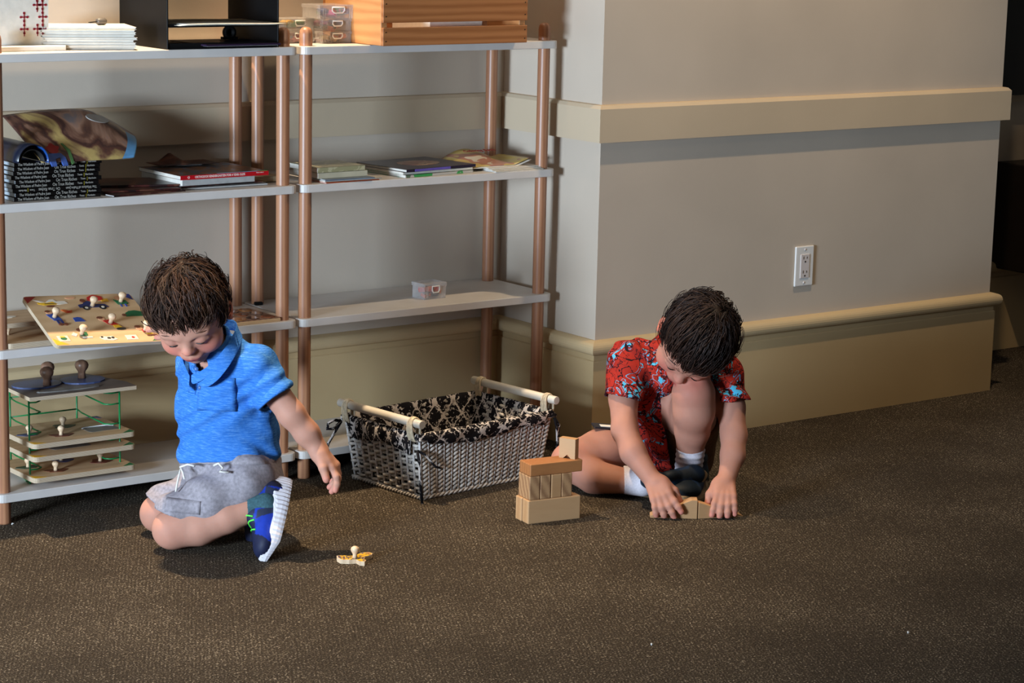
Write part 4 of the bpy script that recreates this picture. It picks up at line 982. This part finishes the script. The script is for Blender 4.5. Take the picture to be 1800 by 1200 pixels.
def shoe(name,root,heel,toe,upv,Ls,cols,label,lace=None,wd=1.0,ridged=True,side=1):
    st=cols.get('st',1)
    """heel/toe: sole-bottom ends; upv: from sole to ankle"""
    X=(Vector(toe)-Vector(heel)).normalized(); Zv=Vector(upv); Zv=(Zv-X*Zv.dot(X)).normalized(); Y=Zv.cross(X); O=Vector(heel)
    p=lambda x,y,z:O+X*x*Ls+Y*y*Ls+Zv*z*Ls; R=np.array(Matrix((X,Y,Zv)).transposed())
    G=SDF(np.min([npv(p(x,y,z)) for x in(-.15,1.15) for y in(-.35,.35) for z in(-.1,.7)],0),np.max([npv(p(x,y,z)) for x in(-.15,1.15) for y in(-.35,.35) for z in(-.1,.7)],0),.0026)
    hz=cols.get('hz',1); e=lambda x,y,z,r,k=.03,op='u':G.ell(p(x,y,z*hz),npv((r[0],r[1],r[2]*hz))*Ls,R,k*Ls,op)
    e(.80,0.01,.13,(.19,.165*wd,.10),.05); e(.60,0,.15,(.24,.16*wd,.125),.06); e(.40,0,.19,(.22,.135*wd,.15),.07); e(.16,0,.19,(.15,.135*wd,.19),.07)
    e(.20,0,.36,(.19,.125*wd,.12),.05); e(.46,0,.27,(.16,.10*wd,.10),.05)
    e(.20,0,.50,(.125,.085,.16),.015,'s'); G.half(p(0,0,.055*st),-npv(Zv),0)
    def colf(V):
        q=((V-npv(O))@R)/Ls; C=np.tile(L3(cols['main']),(len(V),1)).astype(np.float32)
        def pt(m,c): C[m]=L3(cols[c])
        pt((q[:,0]>.84-.5*np.abs(q[:,2]-.12)),'dark'); pt((q[:,0]<.14+.2*(q[:,2]-.2)),'dark')
        pt((np.abs(q[:,1])<.055*wd+.02)&(q[:,0]>.36)&(q[:,0]<.80)&(q[:,2]>.19),'dark')
        pt((q[:,2]>.36),'dark'); a=np.abs(q[:,0]-.42-(q[:,2]-.15)*.6); pt((a<.05)&(q[:,2]<.33),'mid'); pt((q[:,0]>.16)&(q[:,0]<.30)&(q[:,2]<.30)&(q[:,2]>.1),'mid')
        return C
    up=G.mesh(name,attrmat(name+'_fabric',.6,.3,.3,600,.0006,.12,0,80),root,colf); up['label']=label
    # sole
    N=110; b=BM(); cols_=[]
    ring=[]
    for i in range(N):
        a=2*PI*i/N; x=.48+.53*math.cos(a); y=math.sin(a)*(.150+.035*math.cos(a)-.02*math.cos(2*a))*wd*1.06
        ring.append((x,y))
    lv=[(-.0,.93),(.0,1.0),(.02,1.06),(.05,1.08),(.085,1.04),(.10,.98)]
    rows=[]
    for j,(z,sc_) in enumerate(lv):
        row=[]
        for i,(x,y) in enumerate(ring):
            g=1+(.022*(1 if i%2 else -1) if (ridged and 1<=j<=4) else 0)*(1 if x<.75 else .4)
            zz=z+(.035*max(0,(.25-x)/.25)+.05*max(0,x-.8)/.2*(1 if j<3 else .4)) if j>3 or x>.8 else z
            zz=zz+(.05*math.exp(-((x-.12)/.16)**2) if j>=4 else 0)
            row.append(b.verts.new(p(.48+(x-.48)*(1+(sc_-1)*.35)*g,y*sc_*g,zz*st)-root.location))
        rows.append(row)
    for A,B_ in zip(rows,rows[1:]):
        for i in range(N): f=b.faces.new((A[i],A[(i+1)%N],B_[(i+1)%N],B_[i]))
    b.faces.new(rows[0]); b.faces.new(rows[-1])
    obj('sole',b,cols['solemat'],up,'pale ridged sole' if ridged else 'tan sole')
    if lace:
        bv=G.bvh(); 
        for k in range(4):
            b=BM(); pts=[]
            for q in np.linspace(-1,1,7):
                o=p(.46+.075*k+.02*q*(1 if k%2 else -1),q*.09,.9); hit=bv.ray_cast(o,-Zv,Ls)[0]
                if hit is not None: pts.append(hit+Zv*.0012-root.location)
            if len(pts)>2: tube(b,pts,.0019,6); obj('lace',b,lace,up,'neon green lace' if 'green' in lace.name else 'dark lace')
    return up,p

def limb(G,pts,k=.012):
    for (a,ra),(b_,rb) in zip(pts,pts[1:]): G.cap(a,ra,b_,rb,k)
def skincol(base,V): return np.tile(L3(base),(len(V),1)).astype(np.float32)
def cloud(V,f,ph=0): return np.sin(V[...,0]*f+ph)*np.sin(V[...,1]*f*1.13+1.7+ph)*np.sin(V[...,2]*f*.91+.6+ph)
# ------------------------------------------------------------------ boy in blue
B1=PZ(400,945,0); t1=thing('person','toddler in a blue collared shirt and grey shorts kneeling, one hand reaching out','person',(B1.x,B1.y,0))
hd=Head(P(331,545,5.03),V3(-.02,-.70,.70),V3(-.17,.70,.70),.200)
neck0=P(386,636,5.13); shL=P(452,648,5.10); shR=P(350,640,5.22); chest=P(396,700,5.16); waist=P(396,785,5.20); pel=P(416,838,5.20)
elL=P(513,728,5.09); wrL=P(562,791,5.11)
elR=P(338,640,5.34); wrR=P(318,592,5.27)
hipL=P(430,842,5.14); knL=P(303,930,5.105); anL=P(448,893,5.10)
hipR=P(405,835,5.26); knR=P(280,902,5.235); anR=P(432,872,5.27)
lo=np.min([npv(x) for x in (knL,knR,hd.c,wrR,anL,P(620,850,5.0))],0)-.16; hi=np.max([npv(x) for x in (knL,knR,hd.c,wrL,anL,wrR,anR)],0)+.16
lo[2]=-.002
G=SDF(lo,hi,.0024)
G.cap(pel,.068,waist,.064,.02); G.cap(waist,.064,chest,.070,.02); G.cap(chest,.066,neck0,.045,.03); G.cap(shL,.03,shR,.03,.03)
G.cap(neck0,.040,hd.w(0,.2,-.12),.038,.025)
limb(G,[(shL,.034),(elL,.0295),(P(540,762,5.10),.0275),(wrL,.0195)])
limb(G,[(shR,.032),(elR,.028),(wrR,.018)])
limb(G,[(hipL,.054),(P(372,882,5.12),.049),(knL,.044)],.010); limb(G,[(hipR,.052),(knR,.043)],.010)
limb(G,[(knL,.043),(P(350,925,5.105),.042),(P(400,908,5.10),.036),(anL,.027)],.008)
limb(G,[(knR,.042),(P(350,900,5.26),.040),(anR,.027)],.008)
add_head(G,hd)
tipsA=hand(G,wrL,V3(.62,-.70,.1),V3(-.35,-.80,-.15),V3(-.30,-.45,.85),.112,[(.15,.45,.35),(.35,.65,.4),(.5,.75,.4),(.55,.7,.4)],(.40,.5),.14,.92,.25)
tipsB=hand(G,wrR,V3(-.86,.48,.0),V3(-.2,-.75,-.5),V3(-.2,-.4,.85),.085,[(.15,.35,.3),(.2,.4,.3),(.3,.5,.3),(.3,.5,.3)],(.25,.4),.10,.95)
def c1(V):
    C=skincol((186,136,116),V); headcol(hd,None,V,C); nailcol(tipsA+tipsB,V,C,.095,None)
    for kc,r in ((knL,.04),(knR,.04)):
        w=np.clip(1.4-np.linalg.norm(V-npv(kc),axis=1)/r,0,1)[:,None]*.3; C[:]=C*(1-w)+L3((214,120,98))*w
    return C
G.half((0,0,.003),(0,0,-1)); body1=G.mesh('body',SKIN,t1,c1); 
# eyes: closed-down lids with lash lines, brows
def face_detail(h,root,hc,lash=(30,18,14)):
    lm=paintm('lash_brown',lash); bm_=paintm('brow_%d'%hc[0],hc)
    bv=None
    for s in(-1,1):
        pts=[h.w(s*(.155+.085*q),.435-.012*(1-q*q),.418-.03*abs(q)**1.5-(.02 if q>0.5 else 0)) for q in np.linspace(-1,1,7)]
        b=BM(); tube(b,[p-root.location for p in pts],[.0004,.0011,.0015,.0016,.0016,.0012,.0005],6); obj('eyelashes',b,lm,root)
        pts=[h.w(s*(.16+.10*q),.565+.02*(1-q*q),.405-.05*max(0,q)**2+.008) for q in np.linspace(-1,1,7)]
        b=BM(); tube(b,[p-root.location for p in pts],[.0006,.0016,.002,.002,.0018,.0012,.0004],6,flat=.5); obj('eyebrow',b,bm_,root)
face_detail(hd,t1,(84,54,40))
hairstyle(t1,hd,[(58,38,29),(74,50,37),(44,30,24),(86,62,46)],9600,.30,.5,([0,.6,1.15,1.5,1.9,PI],[.74,.69,.56,.46,.16,.06]),(.02,1.05,-.22),1.0,.055,11,.0009,(.398,.395,.475),(0,.635,-.07),.63)
# shirt
G=SDF(lo,hi,.0028)
def torso(G,o):
    G.cap(P(412,797,5.19),.092+o,P(398,715,5.165),.090+o,.02); G.cap(P(365,790,5.18),.064+o,P(365,700,5.17),.066+o,.03); G.cap(P(440,792,5.18),.060+o,P(425,700,5.15),.062+o,.03)
    G.cap(P(398,715,5.165),.084+o,P(394,650,5.13),.068+o,.04); G.cap(shL,.043+o,shR,.043+o,.04); G.cap(P(390,640,5.14),.055+o,hd.w(0,.14,-.1),.045+o,.03)
    sdir=Vector(P(496,718,5.08))-Vector(shL)
    G.sleeve(shL,.046+o,P(496,718,5.08),.0445+o,.012,P(484,705,5.10),V3(.62,-.78,.15)); G.sleeve(shR,.042+o,P(336,642,5.36),.040+o,.012,P(338,642,5.335),V3(-.2,0,-1))
torso(G,.003)
fd=lambda X:(.0042*np.sin(95*X[...,2]+30*X[...,0]+3*np.sin(28*X[...,0]+20*X[...,2]))*np.clip(1-np.abs(X[...,2]-.19)/.10,0,1)+.0030*np.sin(60*X[...,2]-75*X[...,0]+4*np.sin(22*X[...,1]+30*X[...,2]))+.005*cloud(X,30))
folds(G,lo,hi,fd); G.shell(.0080)
hem=P(400,812,5.2); G.half(hem,V3(.03,-1,.05),0,hem_lo:=npv(P(400,812,5.2))-.22,npv(P(400,812,5.2))+.22)
G.cap(P(468,680,5.12),.036,P(500,725,5.07),.0405,0,'s'); G.cap(P(345,640,5.30),.034,P(336,642,5.38),.035,0,'s')
G.ell(hd.w(0,.16,-.02),(.062,.06,.05),None,.004,'s'); G.cap(P(352,640,5.07),.018,P(358,662,5.03),.006,.004,'s')
shm=NT('blue_heather'); m=shm.coord((6,6,60)); nn=noise(shm,m,9,5,.7); r=shm.ramp(nn,[(.30,(40,96,176)),(.50,(56,118,198)),(.72,(104,158,220))]); shm.l(r,shm.b,0,'Base Color'); shm.b.inputs['Roughness'].default_value=.9; shm.b.inputs['Specular IOR Level'].default_value=.1
m2=shm.coord(); n2=noise(shm,m2,45,4); shm.bump(n2,.35,.006); SH1=shm.m
shirt1=G.mesh('shirt',SH1,t1); bv1=G.bvh()
dirn=(FW*.95-V3(-.15,0,0)).normalized()
patch('pocket',SH1,t1,bv1,P(363,694,5.0),FW+RT*.2,RT-UP*.03,.088,.074,9,9,.0026,.002,lambda s,t:(s,t if t>-.6 else t+.0*(1)),'stitched chest pocket',shirt1)
patch('placket',SH1,t1,bv1,P(328,668,5.05),FW+RT*.3,RT-UP*.2,.020,.062,3,8,.0015,.0012,None,None,shirt1)
patch('sleeve_hem',SH1,t1,bv1,P(482,706,4.95),FW,RT*.82+UP*.57,.085,.012,12,2,.0012,.0008,None,None,shirt1)
for k,(u,v) in enumerate(((325,650),(332,684))):
    hit=bv1.ray_cast(P(u,v,4.9),FW,.5)[0]
    if hit is not None:
        b=BM(); lathe(b,[(.0045,0),(.005,.001),(.0045,.002),(0,.0018)],hit-FW*.003-t1.location,12,0,FW.to_track_quat('-Z','Y').to_matrix().to_4x4()); obj('button',b,paintm('blue_button',(60,100,160)),shirt1)
# collar: fold-over band around the neck
def collar(root,parent,mat,pts,fall,th=.0025,rise=.0):
    b=BM(); n=len(pts); rows=[]
    for i,(p,f) in enumerate(zip(pts,fall)):
        p=Vector(p); f=Vector(f); rows.append([b.verts.new(q-root.location) for q in (p-UP*.020,p-UP*.004,p+UP*.006,p+f*.12+UP*.006,p+f*.5-UP*.002,p+f)])
    for A,B_ in zip(rows,rows[1:]):
        for j in range(5): f=b.faces.new((A[j],B_[j],B_[j+1],A[j+1])); f.smooth=True
    o=obj('collar',b,mat,parent); m=o.modifiers.new('s','SOLIDIFY'); m.thickness=th; s=o.modifiers.new('u','SUBSURF'); s.levels=s.render_levels=2; return o
collar(t1,shirt1,SH1,[P(336,662,5.06),P(352,656,5.045),P(375,640,5.035),P(397,612,5.045),P(412,587,5.08),P(418,572,5.13),P(410,564,5.18),P(392,564,5.22)],
 [V3(.024,-.026,.008),V3(.022,-.030,.012),V3(.018,-.030,.014),V3(.018,-.026,.010),V3(.016,-.024,.004),V3(.014,-.022,-.004),V3(.010,-.020,-.014),V3(-.006,-.020,-.016)])
collar(t1,shirt1,SH1,[P(334,664,5.065),P(323,642,5.10),P(319,624,5.14),P(325,612,5.19)],[V3(-.004,-.038,.014),V3(-.010,-.035,.012),V3(-.018,-.028,.0),V3(-.02,-.02,-.01)])
# shorts
G=SDF(lo,hi,.0028)
G.cap(P(418,815,5.20),.090,P(425,845,5.20),.088,.02); G.cap(P(370,815,5.18),.066,P(375,832,5.18),.064,.03); G.cap(P(462,830,5.19),.045,P(458,848,5.17),.048,.03)
limb(G,[(hipL,.072),(P(372,878,5.12),.060),(P(310,904,5.11),.0525)],.014); limb(G,[(hipR,.066),(P(345,866,5.24),.056),(P(285,893,5.235),.050)],.005)
folds(G,lo,hi,lambda X:.0026*np.sin(70*X[...,0]+50*X[...,2]+3*np.sin(26*X[...,2]+12*X[...,1]))+.0035*cloud(X,38,1)); G.shell(.0080)
G.half(P(400,800,5.2),V3(0,1,-.1),0,npv(P(400,790,5.2))-.2,npv(P(400,790,5.2))+.2)
e_=P(312,912,5.11); G.half(P(318,908,5.11),V3(-.35,-1,0),0,npv(e_)-.085,npv(e_)+.085)
e_=P(283,893,5.24); G.half(P(288,890,5.24),V3(-.62,-.8,0),0,npv(e_)-.075,npv(e_)+.07)
SM=plain('grey_chambray',(146,140,146),.9,.10,140,.3,.1); shorts1=G.mesh('shorts',SM,t1); bvs=G.bvh()
patch('waistband',SM,t1,bvs,P(400,812,5.0),FW,RT,.19,.02,22,2,.0016,.001,None,None,shorts1)
patch('cuff',SM,t1,bvs,P(314,893,5.0),FW,RT*.97-UP*.1,.078,.030,12,4,.0022,.0012,None,None,shorts1)
cordm=paintm('cord_white',(220,216,210),.8)
for pts in ([(318,822,5.095),(314,838,5.085),(311,852,5.08),(309,864,5.078)],[(318,822,5.095),(322,832,5.085),(324,842,5.08)],[(316,821,5.094),(330,816,5.088),(342,819,5.08)]):
    b=BM(); tube(b,[P(*q)-t1.location for q in pts],.0022,6); obj('drawstring',b,cordm,shorts1)
b=BM(); tube(b,[P(u,v,k)-t1.location for u,v,k in ((376,818,5.065),(384,814,5.06),(392,822,5.058),(386,828,5.06),(402,830,5.06))],.0028,6); obj('waist_cord',b,cordm,shorts1)
# sock and shoe
G=SDF(npv(anL)-.09,npv(anL)+.09,.0026); G.cap(P(433,896,5.10),.0305,P(466,888,5.10),.030,.01); G.shell(.0060); G.half(P(438,897,5.1),V3(-.97,-.1,0)); SK1=plain('teal_sock',(62,92,100),.9,.12,200,.3,.1); G.mesh('sock',SK1,t1)
solew=plain('white_sole',(214,210,216),.6,.02,40)
neon=paintm('neon_green_lace',(90,240,80)); neon.name='neon_green'
cols1=dict(st=1.45,hz=1.22,main=(18,52,160),dark=(26,32,60),mid=(38,46,70),solemat=solew)
shoe1,p1=shoe('shoe',t1,P(512,852,5.145),P(484,974,5.06),V3(-.93,-.05,.36),.192,cols1,'blue running shoe with navy overlays, neon laces and a white sole',neon,1.05)
b=BM(); tube(b,[p1(.02,.06,.42)-t1.location,p1(-.01,.02,.47)-t1.location,p1(-.005,-.02,.50)-t1.location],.004,6,flat=.5); obj('heel_tab',b,neon,shoe1,'neon green heel tab')
shoe2,p2=shoe('shoe',t1,P(486,835,5.27),P(470,930,5.22),V3(-1,-.05,-.05),.175,cols1,'blue running shoe half hidden behind the other one',neon,1.0)

# ------------------------------------------------------------------ boy in red
B2=PZ(1150,868,0); t2=thing('person','boy in a red patterned shirt sitting with one knee up, hands on blocks','person',(B2.x,B2.y,0))
h2=Head(P(1224,598,5.53),V3(-.30,-.83,.42),V3(.36,.48,.80),.208)
neck=P(1178,630,5.70); sR=P(1108,632,5.66); sL=P(1268,655,5.66); ch=P(1178,690,5.74); wa2=P(1168,765,5.82); pe=P(1162,808,5.86)
eR=P(1098,755,5.58); wR=P(1150,848,5.50); eL=P(1290,765,5.60); wL=P(1276,848,5.525)
hR=P(1120,812,5.83); kR=P(1003,812,5.70); aR=P(1106,846,5.64)
hL=P(1200,800,5.84); kL=P(1219,692,5.575); aL=P(1211,806,5.685)
pts_=[npv(x) for x in (h2.c,sR,sL,eR,wR,eL,wL,kR,aR,kL,pe,P(1180,905,5.44),P(1290,905,5.44),P(1160,900,5.5))]
lo2=np.min(pts_,0)-.13; hi2=np.max(pts_,0)+.14; lo2[2]=-.002
G=SDF(lo2,hi2,.0025)
G.cap(pe,.085,wa2,.075,.03); G.cap(wa2,.075,ch,.078,.03); G.cap(ch,.075,neck,.05,.03); G.cap(sR,.036,sL,.036,.03); G.cap(neck,.046,h2.w(0,.22,-.2),.043,.02)
limb(G,[(sR,.037),(P(1096,700,5.62),.035),(eR,.0315),(P(1113,795,5.54),.0305),(wR,.0205)])
limb(G,[(sL,.037),(P(1284,715,5.63),.035),(eL,.0315),(P(1288,800,5.57),.029),(wL,.0205)])
limb(G,[(hR,.075),(P(1060,800,5.77),.066),(kR,.050)],.015); limb(G,[(kR,.046),(P(1045,838,5.675),.042),(aR,.030)],.008)
limb(G,[(hL,.074),(P(1215,745,5.72),.062),(kL,.050)],.015); limb(G,[(kL,.0505),(P(1220,722,5.585),.050),(P(1217,755,5.63),.043),(aL,.029)],.01)
G.ell(kL,(.047,.047,.047),None,.01)
add_head(G,h2)
tipsC=hand(G,wR,V3(.30,-.66,.68),V3(.18,-.68,-.72),V3(.88,.35,.1),.112,[(.20,.30,.20),(.30,.35,.25),(.35,.40,.25),(.35,.45,.3)],(.5,.5),.20,.92)
tipsD=hand(G,wL,V3(-.10,-.60,.78),V3(-.05,-.78,-.62),V3(-.97,.1,.05),.112,[(.35,.35,.25),(.35,.35,.25),(.35,.35,.25),(.35,.35,.25)],(.5,.5),.16,.92)
def c2(V):
    C=skincol((178,126,107),V); headcol(h2,None,V,C); nailcol(tipsC+tipsD,V,C,.11,None)
    for kc,r in ((kR,.045),(P(1219,680,5.54),.045)):
        w=np.clip(1.4-np.linalg.norm(V-npv(kc),axis=1)/r,0,1)[:,None]*.35; C[:]=C*(1-w)+L3((196,104,88))*w
    return C
G.half((0,0,.003),(0,0,-1)); G.mesh('body',SKIN,t2,c2)
face_detail(h2,t2,(50,34,28))
hairstyle(t2,h2,[(40,27,23),(52,36,30),(30,20,18),(62,44,36)],9600,.36,.62,([0,.5,.9,1.35,1.75,PI],[.68,.66,.60,.44,.20,.08]),(.05,1.05,-.30),.40,.02,12,.0009,(.392,.39,.475),(0,.635,-.06),.57)
# shirt
G=SDF(lo2,hi2,.0028)
G.cap(P(1168,790,5.85),.100,P(1168,720,5.79),.092,.03); G.cap(P(1168,720,5.79),.090,P(1178,655,5.71),.072,.04); G.cap(sR,.050,sL,.050,.04); G.cap(P(1180,650,5.70),.060,h2.w(0,.1,-.25),.052,.03)
G.cap(P(1135,800,5.80),.052,P(1140,700,5.73),.062,.03); G.cap(P(1165,832,5.72),.030,P(1170,760,5.72),.052,.02)
G.sleeve(sR,.050,P(1091,712,5.61),.0475,.015,P(1092,700,5.62),V3(-.12,-1,.1)); G.sleeve(sL,.048,P(1287,718,5.62),.046,.015,P(1285,705,5.63),V3(.15,-1,.1))
folds(G,lo2,hi2,lambda X:.0034*np.sin(60*X[...,0]+70*X[...,2]+3*np.sin(24*X[...,2]+16*X[...,0]))+.0036*cloud(X,34,.5)+.0018*np.sin(120*X[...,2]-50*X[...,1])); G.shell(.0080)
G.cap(P(1097,675,5.635),.040,P(1090,725,5.60),.0435,0,'s'); G.cap(P(1278,680,5.645),.038,P(1288,730,5.61),.0425,0,'s')
G.half(P(1165,836,5.72),V3(0,-1,0),0,npv(P(1165,845,5.78))-.10,npv(P(1165,845,5.78))+.10)
G.cap(P(1190,645,5.62),.040,P(1182,672,5.60),.018,.008,'s'); G.ell(h2.w(0,.14,-.12),(.062,.058,.05),None,.004,'s')
G.cap(kL,.062,P(1212,800,5.70),.050,.012,'s'); G.cap(kL,.058,hL,.074,.012,'s')
q=NT('red_print_shirt'); m=q.coord(); n=noise(q,m,14,3,.55,2.2); n2=noise(q,m,30,3,.5,1.5); 
bk=q.math('LESS_THAN',q.math('ABSOLUTE',q.math('SUBTRACT',n,.5)),.022); bk2=q.math('LESS_THAN',q.math('ABSOLUTE',q.math('SUBTRACT',n2,.47)),.014)
n3=noise(q,m,16,2,.5,1.0); cy=q.math('MULTIPLY',q.math('GREATER_THAN',n3,.61),q.math('GREATER_THAN',n2,.50)); cl=q.math('LESS_THAN',q.math('ABSOLUTE',q.math('SUBTRACT',n3,.555)),.007)
mxa=q.n('ShaderNodeMix',data_type='RGBA'); mxa.inputs[6].default_value=lin((158,42,32)); mxa.inputs[7].default_value=lin((74,170,206)); q.l(q.math('MAXIMUM',cy,cl),mxa,0,0)
mxb=q.n('ShaderNodeMix',data_type='RGBA'); q.l(mxa,mxb,2,6); mxb.inputs[7].default_value=lin((40,18,24)); q.l(q.math('MAXIMUM',bk,bk2),mxb,0,0); q.l(mxb,q.b,2,'Base Color')
q.b.inputs['Roughness'].default_value=.85; q.b.inputs['Specular IOR Level'].default_value=.12; nb=noise(q,m,40,4); q.bump(nb,.35,.006); SH2=q.m
shirt2=G.mesh('shirt',SH2,t2)
collar(t2,shirt2,SH2,[P(1196,672,5.60),P(1184,668,5.585),P(1170,650,5.59),P(1160,625,5.61),P(1156,600,5.66),P(1162,585,5.71)],[V3(-.02,-.022,.015),V3(-.024,-.03,.016),V3(-.03,-.035,.014),V3(-.035,-.025,.008),V3(-.035,-.02,0),V3(-.03,-.018,-.01)])
b=BM()
# flat dark-and-white thing tucked under the shirt tail
box(b,(0,0,0),(.06,.035,.005),None,.0015); o=obj('shirt_label',b,[paintm('label_dark',(28,28,36))],shirt2); o.location=P(1062,749,5.76)-t2.location; o.rotation_euler=(0.1,.1,-.4)
b=BM(); box(b,(.006,-.004,.003),(.036,.016,.0008)); obj('label_print',b,'white',o)
# shorts
G=SDF(lo2,hi2,.0030)
G.cap(pe,.098,P(1160,790,5.86),.092,.02); limb(G,[(hR,.082),(P(1092,806,5.80),.075)],.02); limb(G,[(hL,.080),(P(1213,758,5.745),.0705),(P(1222,725,5.68),.064)],.015)
folds(G,lo2,hi2,lambda X:.003*cloud(X,36,.2)); G.shell(.0080)
e_=P(1222,712,5.66); G.half(P(1221,738,5.685),Vector(kL-hL).normalized(),0,npv(e_)-.075,npv(e_)+.075)
e_=P(1075,806,5.79); G.half(P(1082,806,5.79),V3(-1,.05,.2),0,npv(e_)-.085,npv(e_)+.07)
G.half((0,0,.004),(0,0,-1))
G.mesh('shorts',plain('khaki_shorts',(104,74,52),.9,.10,120,.3,.1),t2)
WS=plain('white_sock_knit',(214,208,216),.9,.04,260,.5,.1)
G=SDF(npv(aL)-.10,npv(aL)+.10,.0026); G.cap(P(1214,792,5.665),.0355,P(1210,822,5.70),.034,.01); folds(G,G.lo,G.lo+G.h*G.n,lambda X:.0012*np.sin(X[...,2]*420)); G.shell(.0060); G.half(P(1213,787,5.66),V3(.06,1,.25)); G.mesh('sock',WS,t2)
G=SDF(npv(aR)-.09,npv(aR)+.09,.0026); G.cap(P(1098,843,5.648),.035,P(1130,848,5.63),.034,.01); G.shell(.0060); G.half(P(1096,843,5.65),V3(-1,0,0)); G.half((0,0,.003),(0,0,-1)); G.mesh('sock',WS,t2)
cols2=dict(hz=1.15,main=(22,46,78),dark=(14,30,44),mid=(18,52,60),solemat=plain('tan_sole',(176,148,112),.7,.05,40))
hz_=PZ(1226,855,0); tz_=PZ(1190,893,0); d_=(tz_-hz_); hz_=hz_-d_.normalized()*.0; L2=.195; 
tz_=hz_+Vector((d_.x,d_.y,0)).normalized()*L2
shoe('shoe',t2,hz_+Vector((0,0,.001)),tz_+Vector((0,0,.001)),(0,0,1),L2,cols2,'dark navy and green shoe flat on the carpet under the raised knee',paintm('dark_lace',(14,22,34)),1.3,False)
shoe('shoe',t2,P(1128,868,5.66),P(1185,852,5.66),V3(.25,.5,.8),.165,cols2,'navy shoe of the folded leg, lying on its side',None,1.0,False)
